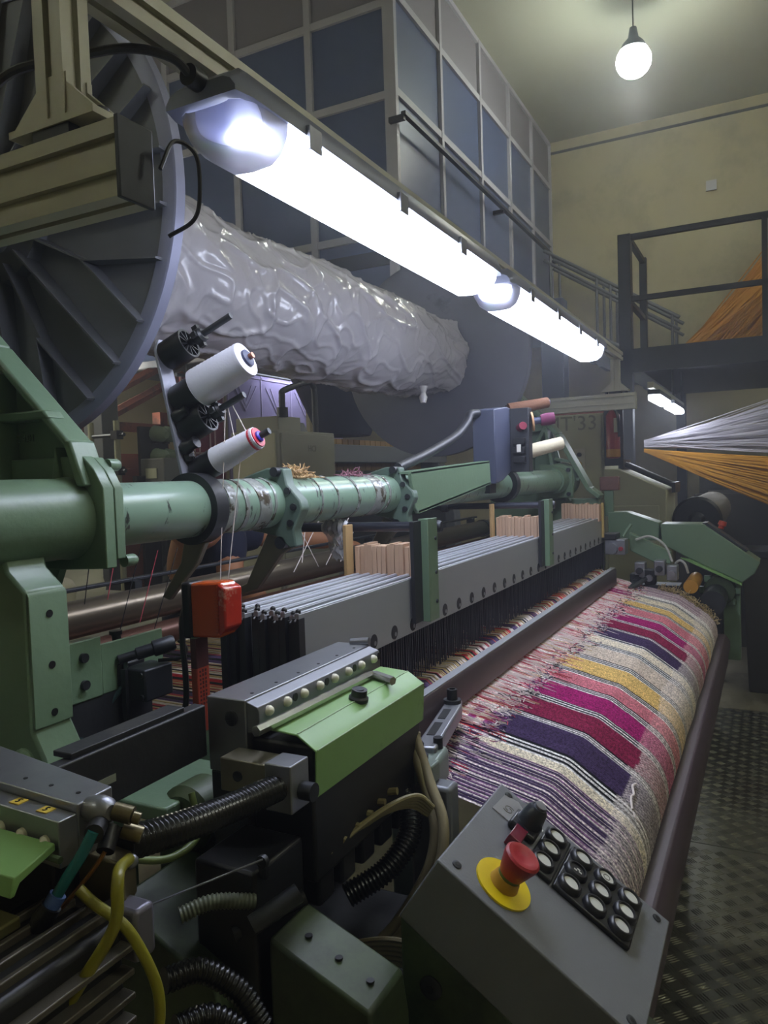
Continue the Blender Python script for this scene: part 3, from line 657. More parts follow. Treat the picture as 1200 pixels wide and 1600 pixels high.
# clamps on the tube with pivot arms and guide bars
def clamp(x, label):
    t = thing('tube_clamp', label, 'clamp', (x, TY, TZ-.09), 'clamps on the green cross tube')
    out = []
    P = [(TY-.044,TZ+.064),(TY-.006,TZ+.066),(TY+.05,TZ+.05),(TY+.05,TZ-.05),(TY-.02,TZ-.062),(TY-.052,TZ-.085),(TY-.066,TZ-.082),(TY-.062,TZ-.05),(TY-.082,TZ-.012),(TY-.078,TZ+.004),(TY-.05,TZ+.034)]
    MB().prism(P, 'X', x, x+.028).build('jaw', CLAMPG, t, .003)
    for dy, dz in ((-.052,.022),(-.064,-.008),(-.056,-.038)):
        m_ = MB(); m_.cyl((x-.003,TY+dy,TZ+dz), (x+.002,TY+dy,TZ+dz), .0068, n=14); m_.cyl((x-.0034,TY+dy,TZ+dz), (x-.001,TY+dy,TZ+dz), .0035, n=6); m_.build('screw', DSTEEL, t)
    MB().cyl((x+.03,TY-.03,TZ+.058), (x-.012,TY-.03,TZ+.058), .009).build('hinge_pin', DSTEEL, t)
    return t
clamp(1.165, 'green screwed tube clamp nearer the white yarn cones')
clamp(1.66, 'green screwed tube clamp at the root of the flat green arm')
for x, s in ((1.165, 'nearer'), (1.66, 'farther')):
    t = thing('pivot_arm', 'dark forked pivot arm hanging under the %s tube clamp' % s, 'arm', (x, .9, 1.36))
    m_ = MB(); m_.prism([(TY-.04,TZ-.085),(TY+.02,TZ-.06),(TY+.075,TZ-.16),(TY+.15,TZ-.19),(TY+.14,TZ-.20),(TY+.05,TZ-.17),(TY-.01,TZ-.10)], 'X', x+.03, x+.045); m_.build('plate', FORK, t, .002)
    MB().cyl((x+.0,TY-.03,TZ-.075), (x+.06,TY-.03,TZ-.075), .012).build('pivot', DSTEEL, t)

# grey switch box on its green arm
ar = thing('box_arm', 'flat tapering green arm holding the grey switch box', 'arm', (1.95, .8, 1.5))
MB().prism([(1.66,1.61),(2.24,1.638),(2.25,1.566),(1.70,1.505),(1.68,1.52)], 'Y', .775, .785).build('plate', GREEN, ar, .002)
MB().prism([(1.70,1.505),(2.25,1.566),(2.25,1.572),(1.70,1.512)], 'Y', .775, .81).build('flange', GREEN, ar)
MB().prism([(1.66,1.604),(2.24,1.632),(2.24,1.638),(1.66,1.61)], 'Y', .775, .81).build('flange', GREEN, ar)
MB().tube(smooth_path([(1.70,.83,1.62),(1.85,.83,1.65),(2.0,.83,1.685),(2.12,.83,1.72),(2.2,.83,1.76),(2.23,.83,1.785),(2.28,.82,1.79)]), .013, 12).build('conduit', BLACKP, ar)
sb = thing('switch_box', 'blue-grey switch box on the green arm over the loom', 'switch box', (2.28, .76, 1.56))
BGREY = mat('blue_grey_enamel', '#41465a', .45, 0, .05, 6)
MB().prism([(2.27,1.80),(2.40,1.815),(2.45,1.81),(2.45,1.62),(2.42,1.60),(2.34,1.575),(2.27,1.565)], 'Y', .765, .84).build('case', BGREY, sb, .003)
MB().box(2.42, 2.46, .70, .764, 1.60, 1.81).build('face_plate', DSTEEL, sb, .002)
for k, (z, c) in enumerate(((1.70,BLACK),(1.67,BLACK),(1.64,BLACK))): MB().box(2.40, 2.42, .71, .75, z-.01, z+.012).build('rocker', c, sb, .002)
MB().box(2.396, 2.402, .722, .735, 1.665, 1.69).build('white_tag', mat('white_tag', '#d5d2c8', .5), sb)
MB().cyl((2.42,.73,1.745), (2.39,.71,1.75), .013, n=16).build('red_button', mat('crimson_button', '#7a2038', .4), sb)
MB().prism([(.79,1.57),(.81,1.57),(.81,1.535),(.79,1.535)], 'X', 2.28, 2.34).build('bracket', DSTEEL, sb)

# far yarn bobbins beside the switch box
def cone(name, label, p0, p1, r0, r1, m, core, ring=None, group=None, pin=.03, pr=.005):
    p0, p1 = V(p0), V(p1); d = (p1-p0).normalized(); t = thing(name, label, 'yarn cone', p0, group)
    nseg = 26; prof = [(0,r0*.82),(.015,r0)]
    for k in range(nseg): q = .02+.95*k/nseg; prof.append((q, r0+(r1-r0)*q+(.0006 if k % 2 else -.0003)))
    prof += [(.985,r1),(1,r1*.84)]
    MB().lathe(p0, p1, prof, 36).build('yarn', m, t)
    MB().lathe(p1-d*.003, p1+d*.006, [(0,r1*.52),(.8,r1*.5),(1,r1*.36)], 24).build('core', core, t)
    if ring: MB().lathe(p1-d*.012, p1+d*.001, [(0,r1*1.03),(.5,r1*1.05),(1,r1*.9)], 30).build('ring', ring, t)
    return t
YW = mat('white_cone_yarn', '#dcdbe6', .85, 0, .05, 60, .08, 300, stretch=(.3,1,1)); YB = mat('brown_cone_yarn', '#62402a', .85, 0, .2, 40, .3, 160); YC = mat('cream_cone_yarn', '#d0c6ab', .85, 0, .06, 50, .3, 160)
CORE = mat('dark_cone_core', '#2a2f4a', .5)
cone('yarn_cone', 'brown and rust yarn cone above the magenta reel by the switch box', (2.52,.80,1.815), (2.60,.68,1.838), .022, .018, YB, CORE)
cone('yarn_cone', 'cream yarn cone below the magenta reel by the switch box', (2.60,.78,1.665), (2.70,.66,1.70), .026, .022, YC, CORE)
rz = thing('magenta_reel', 'magenta yarn reel with a wooden disc on the switch box', 'reel', (2.46,.72,1.75))
WOOD = mat('pale_beech', '#c0a085', .7, 0, .12, 16, stretch=(4,4,.6))
d = V(.35,-.9,.12).normalized(); p = V(2.455,.70,1.765)
MB().lathe(p, p+d*.006, [(0,.032),(1,.032)], 28).build('wooden_disc', mat('tan_wood', '#b98f66', .7, 0, .1, 20), rz)
MB().lathe(p+d*.006, p+d*.03, [(0,.012),(1,.012)], 18).build('hub', CORE, rz); MB().lathe(p+d*.03, p+d*.075, [(0,.018),(.5,.021),(1,.019)], 22).build('yarn', mat('magenta_yarn', '#5f2444', .85, 0, .1, 50), rz)
fb = thing('far_bobbin_bracket', 'dark ring bracket holding the far bobbins on the green tube', 'bracket', (2.58,.85,1.48))
MB().lathe((2.56,TY,TZ), (2.60,TY,TZ), [(0,TR-.001),(0,TR+.018),(1,TR+.018),(1,TR-.001)], 32, cap=False).build('ring', DSTEEL, fb)
MB().prism([(TY-.05,TZ+.05),(TY+.03,TZ+.05),(TY-.01,1.84),(TY-.07,1.84)], 'X', 2.615, 2.63).build('plate', DSTEEL, fb)
for z in (1.66, 1.81): MB().cyl((2.60,.80,z), (2.63,.84,z-.012), .012).build('holder', BLACK, fb)
# ------------------------------------------------------------------ near side frame (green casting)
sf = thing('near_side_frame', 'heavy green cast side frame at the near left end of the loom', 'side frame', (.72, 1.1, 0))
def fs_(p, f=.9): return [(y*f, 1.6+(z-1.6)*f) for y, z in p]
def strip(mb, poly, w, x0, x1):
    for a, b in zip(poly[:-1], poly[1:]):
        a2, b2 = V(0,*a), V(0,*b); d = (b2-a2).normalized(); nrm = V(0,-d.z,d.y)*w
        p = [(a2.y,a2.z),(b2.y,b2.z),(b2.y+nrm.y,b2.z+nrm.z),(a2.y+nrm.y,a2.z+nrm.z)]
        mb.prism(p, 'X', x0, x1)
MB().prism(fs_([(.93,1.58),(.925,1.665),(1.09,1.82),(1.3,2.02),(1.8,2.02),(1.8,1.40),(1.0,1.44)]), 'X', .726, .738).build('web', GREEN, sf)
edge = fs_([(.915,1.665),(1.09,1.828),(1.4,2.117)])
mb = MB(); strip(mb, edge, -.012, .700, .742); mb.build('edge_rib', GREEN, sf, .004)
MB().prism(fs_([(.914,1.668),(.932,1.672),(.905,1.60),(.888,1.60)]), 'X', .700, .742).build('edge_foot', GREEN, sf, .003)
MB().prism(fs_([(.955,1.703),(1.4,1.703),(1.4,1.717),(.965,1.717)]), 'X', .698, .728).build('cross_rib', GREEN, sf, .003)
MB().prism(fs_([(1.062,1.58),(1.062,1.78),(1.076,1.78),(1.076,1.58)]), 'X', .60, .728).build('front_rib', GREEN, sf, .003)
MB().prism([(.868,1.60),(.858,1.655),(.85,1.60)], 'X', .705, .728).build('gusset', GREEN, sf, .002)
MB().lathe((.55,TY,TZ), (.715,TY,TZ), [(0,.0545),(.9,.0545),(1,.057)], 56).build('boss', GREEN, sf)
flp = fs_([(.905,1.645),(.883,1.625),(.865,1.596),(.865,1.478),(.96,1.474),(1.1,1.474),(1.1,1.645)])
MB().prism(flp, 'X', .712, .730).build('flange', GREEN, sf, .0015)
flq = fs_([(.903,1.643),(.881,1.623),(.864,1.595),(.864,1.490),(1.0,1.49),(1.0,1.643)])
MB().prism(flq, 'X', .7302, .746).build('tube_flange', GREEN, sf, .0015)
for y, z in ((.782,1.497),(.805,1.628)):
    MB().lathe((.745,y,z), (.766,y,z), [(0,.0085),(.8,.0085),(1,.006)], 16).build('flange_bolt', GREEN, sf)
# front column with screw pad
colp = fs_([(.94,1.59),(.905,1.489),(.872,1.463),(.872,1.277),(.852,1.243),(.835,1.19)])+[(.75,0),(1.35,0),(1.35,1.59)]
MB().prism(colp, 'X', .592, .650).build('column', GREEN, sf, .004)
MB().prism(fs_([(.8715,1.462),(.8715,1.279),(.868,1.279),(.868,1.456)]), 'X', .594, .649).build('pad', GREEN, sf, .0008)
for z in (1.43, 1.36, 1.295):
    MB().cyl((.622,.783,1.6+(z-1.6)*.9), (.622,.7806,1.6+(z-1.6)*.9), .0048, n=14).build('screw_hole', BLACK, sf)
MB().lathe((.584,.80,1.268), (.594,.80,1.268), [(0,.016),(.5,.020),(1,.020)], 24).build('oil_plug', GREEN, sf)
MB().cyl((.583,.80,1.268), (.587,.80,1.268), .011, n=18).build('plug_cap', BLACK, sf)
CASTT = GREEN
text_mesh('EC 4.01', 'cast_number', CASTT, sf, (.7262, .945, 1.670), (0,-1,0), (0,0,1), .015, .0022)
text_mesh('....', 'cast_letters', CASTT, sf, (.7262, .945, 1.683), (0,-1,0), (0,0,1), .012, .0015)

# far side frame
ff = thing('far_side_frame', 'green cast side frame with triangular ribs at the far end of the loom', 'side frame', (3.4, 1.1, 0))
MB().prism([(.80,1.42),(.90,1.80),(1.14,2.04),(1.2,2.04),(1.2,.3),(.95,.3),(.95,1.3)], 'X', 3.47, 3.485).build('web', GREEN, ff)
mb = MB(); strip(mb, [(.68,1.47),(.73,1.51),(.865,1.76),(.90,1.80),(1.25,2.15)], .02, 3.40, 3.495); mb.build('edge_rib', GREEN, ff, .003)
mb = MB(); strip(mb, [(.90,1.80),(.87,1.60),(.80,1.46)], .016, 3.40, 3.47); strip(mb, [(.90,1.80),(.975,1.66),(.99,1.5)], .016, 3.40, 3.47); mb.build('inner_rib', GREEN, ff, .003)
for q_ in ([(1.2,1.72),(1.02,1.79),(.90,1.80)], [(.83,1.57),(.76,1.565)], [(.87,1.66),(.80,1.645)]):
    mb = MB(); strip(mb, q_, .012, 3.41, 3.47); mb.build('cross_rib', GREEN, ff)
MB().lathe((3.27,TY,TZ), (3.47,TY,TZ), [(0,.056),(.5,.058),(.55,.075),(1,.08)], 40).build('boss', GREEN, ff)
MB().prism([(TY-.07,TZ+.06),(TY+.08,TZ+.075),(TY+.08,TZ-.08),(TY-.07,TZ-.08)], 'X', 3.36, 3.385).build('flange', GREEN, ff, .004)
for y, z in ((TY-.055,TZ+.045),(TY-.055,TZ-.062)): MB().cyl((3.345,y,z), (3.362,y,z), .009).build('flange_bolt', DSTEEL, ff)
MB().prism([(.68,1.20),(.68,1.47),(.80,1.47),(1.2,1.45),(1.2,0),(.72,0)], 'X', 3.44, 3.495).build('leg', GREEN, ff, .004)

# ------------------------------------------------------------------ heald frames
HX0, HX1, HY, HZ1, HZ0, PIT, NF = .952, 3.33, .640, 1.394, 1.285, .0128, 12
rr = random.Random(7)
HEDM = mat('heddle_steel', '#54545e', .4, .7, .2, 40); GROOVE = mat('dark_groove', '#202127', .6)
ordn = ['front', 'second', 'third', 'fourth', 'fifth', 'sixth', 'seventh', 'eighth', 'ninth', 'tenth', 'eleventh', 'rearmost']
slot_me = None; heddle_me = {}
for k in range(NF):
    y = HY+k*PIT; lift = (0, -.0045, .001, -.004, .001, -.0045, 0, .001, -.004, .001, -.0045, .0)[k]; x0 = HX0+(.006 if k % 3 == 1 else 0)+(.012 if k in (7,9) else 0)
    t = thing('heald_frame', '%s grey heald frame counted from the cloth side of the harness' % ordn[k].capitalize() if k else 'front grey heald frame with a row of slots facing the cloth', 'heald frame', (2.1, y, 1.0), 'heald frames in the harness')
    MB().box(x0, HX1, y, y+.0095, HZ0+lift, HZ1+lift).build('top_rail', FRAMEGREY, t, .001)
    MB().box(x0+.0, HX1, y+.0014, y+.0076, HZ1+lift-.0002, HZ1+lift+.0022).build('top_strip', BRIGHT if lift >= 0 else FRAMEGREY, t, .0006)  # paler strips imitate lamplight caught on the frame tops
    MB().box(x0-.002, x0+.014, y-.0004, y+.0116, 1.03, HZ1-.007+lift).build('side_stay', BLACKP, t)
    MB().box(HX1-.014, HX1+.001, y+.001, y+.0085, 1.0, HZ1-.006+lift).build('side_stay', BLACKP, t)
    m_ = MB(); m_.sphere((x0+.005,y+.0048,HZ1+lift+.003), .0048, 10); m_.build('stay_bolt', BLACK, t)
    MB().cyl((x0-.006,y+.0048,HZ1+lift-.010), (x0+.004,y+.0048,HZ1+lift-.006), .0015, n=6).build('stay_pin', STEEL, t)
    step = .0105 if k < 2 else .02
    mb = MB(); x = x0+.03
    while x < HX1-.03:
        xx = x+rr.uniform(-.003,.003); mb.box(xx-.0012, xx+.0012, y+.0035, y+.0055, (1.188 if k < 7 else 1.165)+rr.uniform(-.004,.004), HZ0+lift+.002); x += step
    tag(mb.build('heddles', HEDM, t, flat=True), kind='stuff')
    if k == 0:
        for i in range(26):
            x = 1.19+i*.084
            if x > HX1-.05 or abs(x-1.425) < .03 or abs(x-2.43) < .03: continue
            m_ = MB(); m_.lathe((x,y+.001,1.302), (x,y-.0006,1.302), [(0,.0135),(1,.0135)], 14); q = m_.build('slot', GROOVE, t)
            m_ = MB(); m_.lathe((x+.004,y-.0008,1.298), (x+.004,y-.001,1.298), [(0,.0045),(1,.0045)], 8); m_.build('slot_pin', STEEL, q)
# wooden spacer packs straddling the frames, with green guide brackets and black guide bars
def spacer_pack(x, label, n=15, seed=1):
    r2 = random.Random(seed); t = thing('spacer_pack', label, 'spacer', (x, .72, HZ1), 'wooden spacer packs on the harness')
    w = (NF*PIT+.004)/n
    for i in range(n):
        y = HY-.006+i*w; h = HZ1+.062+r2.uniform(-.004,.005)
        MB().box(x+r2.uniform(-.004,.004), x+.045+r2.uniform(-.006,.008), y+.0004, y+w-.0006, HZ1-.012, h).build('slat', WOOD, t, .0006)
    return t
def guide(x, label, post=True):
    t = thing('guide_bracket', label, 'bracket', (x, HY-.012, 1.31), 'harness guide brackets')
    MB().prism([(x+.010,HY-.027),(x+.058,HY-.027),(x+.058,HY-.023),(x+.030,HY-.023),(x+.030,HY-.012),(x+.014,HY-.012),(x+.014,HY-.006),(x+.010,HY-.006)], 'Z', 1.303, 1.512).build('channel', GREEN, t, .001)
    MB().box(x-.028, x+.009, HY-.012, HY-.004, 1.305, 1.508).build('pad', BLACKP, t)
    for z in (1.34, 1.40, 1.47): MB().cyl((x+.045,HY-.0265,z), (x+.045,HY-.0295,z), .0038, n=10).build('rivet', DSTEEL, t)
    MB().cyl((x+.072,HY-.008,1.492), (x+.028,1.03,1.492), .0105, n=18).build('guide_bar', mat('blued_steel', '#3b3d47', .3, .6), t)
    MB().lathe((x+.075,HY-.03,1.492), (x+.073,HY-.004,1.492), [(0,.011),(.2,.013),(.8,.013),(1,.011)], 18).build('bar_end', DSTEEL, t)
    MB().box(x-.004, x+.026, HY+NF*PIT+.002, HY+NF*PIT+.010, 1.386, 1.500).build('rear_stop', mat('tan_wood_stop', '#a98a5c', .7, 0, .1, 14), t, .001)
    MB().lathe((x+.036,.96,1.492), (x+.034,.985,1.492), [(0,.016),(.2,.019),(.8,.019),(1,.016)], 16).build('collar', DSTEEL, t)
spacer_pack(1.40, 'pack of pale wooden spacers on the harness nearest the viewer', 15, 1); guide(1.375, 'green guide bracket on the harness nearest the viewer')
spacer_pack(2.33, 'pack of pale wooden spacers in the middle of the harness', 15, 2); guide(2.31, 'green guide bracket in the middle of the harness')
spacer_pack(3.20, 'pack of pale wooden spacers at the far end of the harness', 13, 3)
tag(MB().box(3.262, 3.272, HY-.012, HY-.002, 1.31, 1.458).build('wooden_stick', mat('ochre_wood', '#b39a5c', .7, 0, .1, 16)), 'thin upright ochre stick at the far end of the harness', 'stick')
# clear film rag tied round the near guide bar
def rag(name, label, c, sz, seed, m):
    n = 16; vs = []; fs = []
    for i in range(n+1):
        for j in range(n+1):
            u, v = i/n-.5, j/n-.5
            p = V(c)+V(sz[0]*u*.3+.012*noise.noise(V(u*5+seed,v*5,0)), sz[0]*u+.010*noise.noise(V(u*6,v*6+seed,3)), sz[1]*v+.012*noise.noise(V(u*7,v*5,seed)))
            p.y += .02*v; vs.append(p)
    for i in range(n):
        for j in range(n): a = i*(n+1)+j; fs.append((a,a+1,a+n+2,a+n+1))
    mb = MB(); mb.add(vs, fs); o = mb.build(name, m); s_ = o.modifiers.new('t','SOLIDIFY'); s_.thickness = .0006; return tag(o, label, 'plastic film')
CLEAR = mat('clear_film', '#c9cad0', .12, 0, .1, 20, alpha=.45, spec=.8)
rag('film_rag', 'scrap of clear plastic film knotted round the near guide bar', (1.42,.85,1.465), (.05,.09), 2, CLEAR)
MB_ = MB()
for k in range(5): MB_.lathe((1.418-.0013*k,.815+.012*k,1.492), (1.4165-.0013*k,.828+.012*k,1.492), [(0,.012),(.5,.016+.003*(k%2)),(1,.012)], 14, cap=False)
tag(MB_.build('film_wrap', CLEAR), 'clear film wound round the near black guide bar', 'plastic film')

# ------------------------------------------------------------------ rollers behind the harness
ROLL = mat('oily_brown_steel', '#6e6455', .3, .7, .12, 8, stretch=(.4,3,3))
t = thing('back_roller', 'long oily steel back roller below the green tube', 'roller', (2.1, 1.19, 1.30))
MB().cyl((.90,1.19,1.345), (3.40,1.19,1.345), .036, n=32).build('barrel', ROLL, t)
for x in (.90, 1.27, 2.2, 3.3): MB().lathe((x,1.19,1.345), (x+.03,1.19,1.345), [(0,.040),(1,.040)], 24).build('collar', DSTEEL, t)
t = thing('lease_rod', 'thin dark lease rod just above the back roller', 'rod', (2.1, 1.25, 1.39))
MB().box(.90, 3.4, 1.245, 1.262, 1.388, 1.396).build('bar', DSTEEL, t, .002)
for x in (1.2, 2.3, 3.3): MB().box(x, x+.02, 1.23, 1.262, 1.345, 1.39).build('bracket', DSTEEL, t)
t = thing('lower_roller', 'reddish-brown lower roller beneath the oily back roller', 'roller', (2.1, 1.17, 1.24))
MB().cyl((.90,1.17,1.278), (3.40,1.17,1.278), .026, n=24).build('barrel', mat('rust_brown_roller', '#6b4a3c', .35, .5, .12, 8), t)
for x in (.90, 3.35): MB().lathe((x,1.17,1.278), (x+.03,1.17,1.278), [(0,.030),(1,.030)], 20).build('collar', DSTEEL, t)
# ------------------------------------------------------------------ reed and its cap
t = thing('reed_beam', 'long brown steel reed cap lying across the warp in front of the harness', 'reed', (2.2, .585, 1.07))
REEDM = mat('purplish_brown_steel', '#54494a', .35, .4, .12, 6, stretch=(.3,3,3))
MB().prism([(.568,1.124),(.568,1.180),(.574,1.189),(.590,1.189),(.594,1.182),(.594,1.124)], 'X', 1.0, 3.2).build('cap', REEDM, t, .002)
MB().box(1.0, 3.2, .573, .592, 1.1885, 1.1915).build('top_strip', FRAMEGREY, t, .0008)
mb = MB(); x = 1.22
while x < 3.19: mb.box(x-.001, x+.001, .586, .591, 1.105, 1.13); x += .009
tag(mb.build('dents', HEDM, t, flat=True), kind='stuff')
MB().box(1.2, 3.2, .582, .594, 1.07, 1.09).build('lower_bar', DSTEEL, t)

# ------------------------------------------------------------------ woven cloth
STR = [(1.05,'mix'),(1.31,'cream'),(1.345,'bw'),(1.395,'purple'),(1.505,'bw'),(1.535,'crimson'),(1.64,'bw'),(1.675,'magenta'),(1.775,'bw'),(1.81,'salmon'),(1.89,'bw'),(1.925,'gold'),(2.04,'bw'),(2.085,'beige'),(2.20,'bw'),(2.245,'cream'),(2.315,'bw'),(2.345,'purple'),(2.44,'bw'),(2.475,'crimson'),(2.575,'bw'),(2.605,'magenta'),(2.71,'bw'),(2.745,'salmon'),(2.85,'bw'),(2.885,'gold'),(2.97,'bw'),(3.01,'cream'),(3.09,'bw'),(3.12,'white'),(3.17,'lilac'),(3.37,'end')]
CC = {k: s2l(v) for k, v in dict(cream='#d8cdb6', purple='#3f3050', crimson='#7a2040', magenta='#952062', salmon='#c0707a', gold='#d3b06a', beige='#c4b5a4', white='#dedbd8', lilac='#a58f98', black='#15161c', pale='#ddd2cc', pink='#d6a0a2', red='#b04450', dpurple='#4d3a62', mauve='#8a6285', tan='#c7b184', olive='#8a7a4c', brightred='#c3202c').items()}
rc = random.Random(21)
XS = []; x = 1.09
while x < 3.37: XS.append(x); x += .0018
col_r = [rc.random() for _ in XS]; col_b = [rc.uniform(.84,1.14) for _ in XS]; col_e = [rc.gauss(0,.018) for _ in XS]
def stripe(x, q):
    for (a, n_), (b, _) in zip(STR[:-1], STR[1:]):
        if a <= x < b:
            if n_ == 'bw': return CC['white'] if ((x-a)/((b-a)/3.0)+.02) % 1 < .47 else CC['black']
            if n_ == 'mix':
                g = ((x-1.15)/.0118) % 1
                return CC['pale'] if g < .24 else (CC['black'] if g < .40 and q < .6 else (CC['purple'] if q < .85 else CC['mauve']))
            if n_ == 'lilac': return CC['lilac'] if q < .6 else (CC['pale'] if q < .85 else CC['mauve'])
            return CC[n_]
    return CC['lilac']
def pale(x, y, q):
    if x < 1.36: return CC['pale'] if q < .36 else (CC['dpurple'] if q < .7 else (CC['black'] if q < .82 else (CC['mauve'] if q < .94 else CC['brightred'])))
    if 1.36 < x < 1.385 and y < .56: return CC['brightred']
    if x < 1.48 and y < .55 and not .515 < y < .53: return CC['mauve'] if q < .5 else CC['magenta']
    if 3.04 < x < 3.13: return CC['magenta'] if q < .7 else CC['salmon']
    k = noise.noise(V(x*14, 0, 0))
    if q < .09: return CC['red']
    if q < .20+.2*max(0,k): return CC['salmon']
    if q < .34+.2*max(0,k): return CC['pink']
    return CC['pale'] if q < .9 else CC['tan']
prof = [(.60,1.1235)]
for k in range(1, 61): prof.append((.60-k*(.60-.352)/60, 1.1235-(1.1235-1.0645)*k/60))
def surf(y): return 1.0645+(y-.352)*.238
prof += [(.343,1.0625),(.334,1.059),(.325,1.0535)]
for k in range(1, 26): prof.append((.325-k*(.325-.238)/25, 1.0535-k*(1.0535-.992)/25))
for k in range(1, 25):
    a = math.radians(35+k*4.2); prof.append((.238-.045*(math.sin(a)-math.sin(math.radians(35)))*2.1, .992-.108*(math.cos(math.radians(35))-math.cos(a))))
def cloth():
    nX, nY = len(XS), len(prof); vs = []; cols = []
    for j, (y, z) in enumerate(prof):
        for i, x in enumerate(XS):
            s = stripe(x, col_r[i]); b = .482+.02*min(1,(x-1.1)/.5)+.022*noise.noise(V(x*8, 1, 0))+col_e[i]*.8
            if y > b: c = pale(x, y, (col_r[i]*7.13+.17*(j//9)) % 1 if y > b+.03 else col_r[i])
            else: c = s
            roll = j > nY-30+4*noise.noise(V(x*5, 2, 2))+3*(1 if s in (CC['crimson'], CC['purple']) else 0)
            if roll:
                w = .62 if (i//3+j) % 2 else .18; p = CC['pale'] if s not in (CC['magenta'], CC['salmon']) else CC['pink']
                c = tuple(u*(1-w)+v*w for u, v in zip(c, p))
            k = col_b[i]*rc.uniform(.86,1.12); cols += [min(1, c[0]*k), min(1, c[1]*k), min(1, c[2]*k), 1]
            dz = .0011*((i//2) % 2)+.0025*noise.noise(V(x*6, y*9, 1))
            vs.append((x, y-(dz if j > 70 else 0), z+dz))
    fs = [(j*nX+i, (j+1)*nX+i, (j+1)*nX+i+1, j*nX+i+1) for j in range(nY-1) for i in range(nX-1)]
    mb = MB(); mb.add(vs, fs); return mb, cols
CLOTH = bpy.data.materials.new('striped_woven_cloth'); CLOTH.use_nodes = True
def setup_cloth(m):
    N = m.node_tree.nodes; L = m.node_tree.links; b = N['Principled BSDF']; b.inputs['Roughness'].default_value = .95; b.inputs['Specular IOR Level'].default_value = .15
    at = N.new('ShaderNodeAttribute'); at.attribute_name = 'yarn'; tc = N.new('ShaderNodeTexCoord')
    nz = N.new('ShaderNodeTexNoise'); nz.inputs['Scale'].default_value = 280; nz.inputs['Detail'].default_value = 2; L.new(tc.outputs['Object'], nz.inputs['Vector'])
    rp = N.new('ShaderNodeMapRange'); rp.inputs[1].default_value = .3; rp.inputs[2].default_value = .7; rp.inputs[3].default_value = .42; rp.inputs[4].default_value = 1.5; L.new(nz.outputs[0], rp.inputs[0])
    mx = N.new('ShaderNodeMix'); mx.data_type = 'RGBA'; mx.blend_type = 'MULTIPLY'; mx.inputs[0].default_value = 1; L.new(at.outputs['Color'], mx.inputs[6]); L.new(rp.outputs[0], mx.inputs[7])
    L.new(mx.outputs[2], b.inputs['Base Color'])
    bp = N.new('ShaderNodeBump'); bp.inputs['Strength'].default_value = .7; bp.inputs['Distance'].default_value = .002; L.new(nz.outputs[0], bp.inputs['Height']); L.new(bp.outputs[0], b.inputs['Normal'])
setup_cloth(CLOTH)
ct = thing('striped_cloth', 'freshly woven cloth with magenta, purple, gold and cream stripes on the loom', 'cloth', (2.25, .40, .85))
mb, cols = cloth(); fab = mb.build('fabric', CLOTH, ct, ang=180)
at_ = fab.data.attributes.new('yarn', 'FLOAT_COLOR', 'POINT'); at_.data.foreach_set('color', cols)
YM = [mat('yarn_'+k, CC[k], .95, 0, .15, 200) for k in ('pale','pink','red','dpurple','black','salmon','magenta','tan','gold','olive','brightred','mauve')]
YI = dict(pale=0, pink=1, red=2, dpurple=3, black=4, salmon=5, magenta=6, tan=7, gold=8, olive=9, brightred=10, mauve=11)
ry = random.Random(5); mb = MB()
for i in range(520):            # floating warp ends lying on the cloth near the reed
    x = ry.uniform(1.10,3.33); y0 = ry.uniform(.575,.598); y1 = .497+ry.gauss(0,.03); q = ry.random()
    c = ('pale' if q < .55 else 'pink' if q < .7 else 'red' if q < .85 else 'salmon' if q < .93 else 'tan') if x > 1.38 else ('pale' if q < .4 else 'dpurple' if q < .7 else 'black' if q < .8 else 'mauve' if q < .95 else 'brightred')
    if 3.04 < x < 3.13 and q > .3: c = 'magenta'
    w = ry.gauss(0,.006); mb.tube([(x+w*t_, y0+(y1-y0)*t_, surf(y0+(y1-y0)*t_)+.0016+.0016*math.sin(t_*9+i)) for t_ in (0,.2,.4,.6,.8,1)], .0011, 3, YI[c], False)
tag(mb.build('warp_floats', YM, ct), kind='stuff')
mb = MB()
for i in range(620):            # loose clipped ends along the fringe line
    x = ry.uniform(1.10,3.34); y = .492+.022*noise.noise(V(x*8,1,0))+ry.gauss(0,.014)
    q = ry.random(); c = 'black' if q < .3 else 'pale' if q < .62 else 'dpurple' if q < .78 else 'red' if q < .88 else 'magenta' if q < .94 else 'mauve'
    if x < 1.36: y += ry.uniform(-.03,.08)
    p = V(x, y, surf(y)+.0015); d = V(ry.gauss(0,.5), ry.gauss(0,1), .25).normalized(); P = [p]
    for k in range(4): d = (d+V(ry.gauss(0,.5), ry.gauss(0,.5), ry.gauss(0,.25))).normalized(); e = P[-1]+d*ry.uniform(.002,.006); e.z = min(max(e.z, surf(e.y)+.001), surf(e.y)+.006); P.append(e)
    mb.tube(P, .001, 3, YI[c], False)
tag(mb.build('loose_ends', YM, ct), kind='stuff')
mb = MB()
for i in range(420):            # straw-coloured selvedge fringe at the far end
    s = ry.random(); y, z = prof[int(45+s*(len(prof)-62))]; p = V(3.355+ry.gauss(0,.008), y+ry.gauss(0,.008), z+.004+abs(ry.gauss(0,.006))); P = [p]; d = V(ry.gauss(0,.7), ry.gauss(0,.7), ry.gauss(.2,.6)).normalized()
    for k in range(3): d = (d+V(ry.gauss(0,.6), ry.gauss(0,.6), ry.gauss(0,.6))).normalized(); P.append(P[-1]+d*.008)
    mb.tube(P, .0011, 3, YI['tan'] if ry.random() < .8 else YI['olive'], False)
tag(mb.build('selvedge_fringe', YM, ct), kind='stuff')
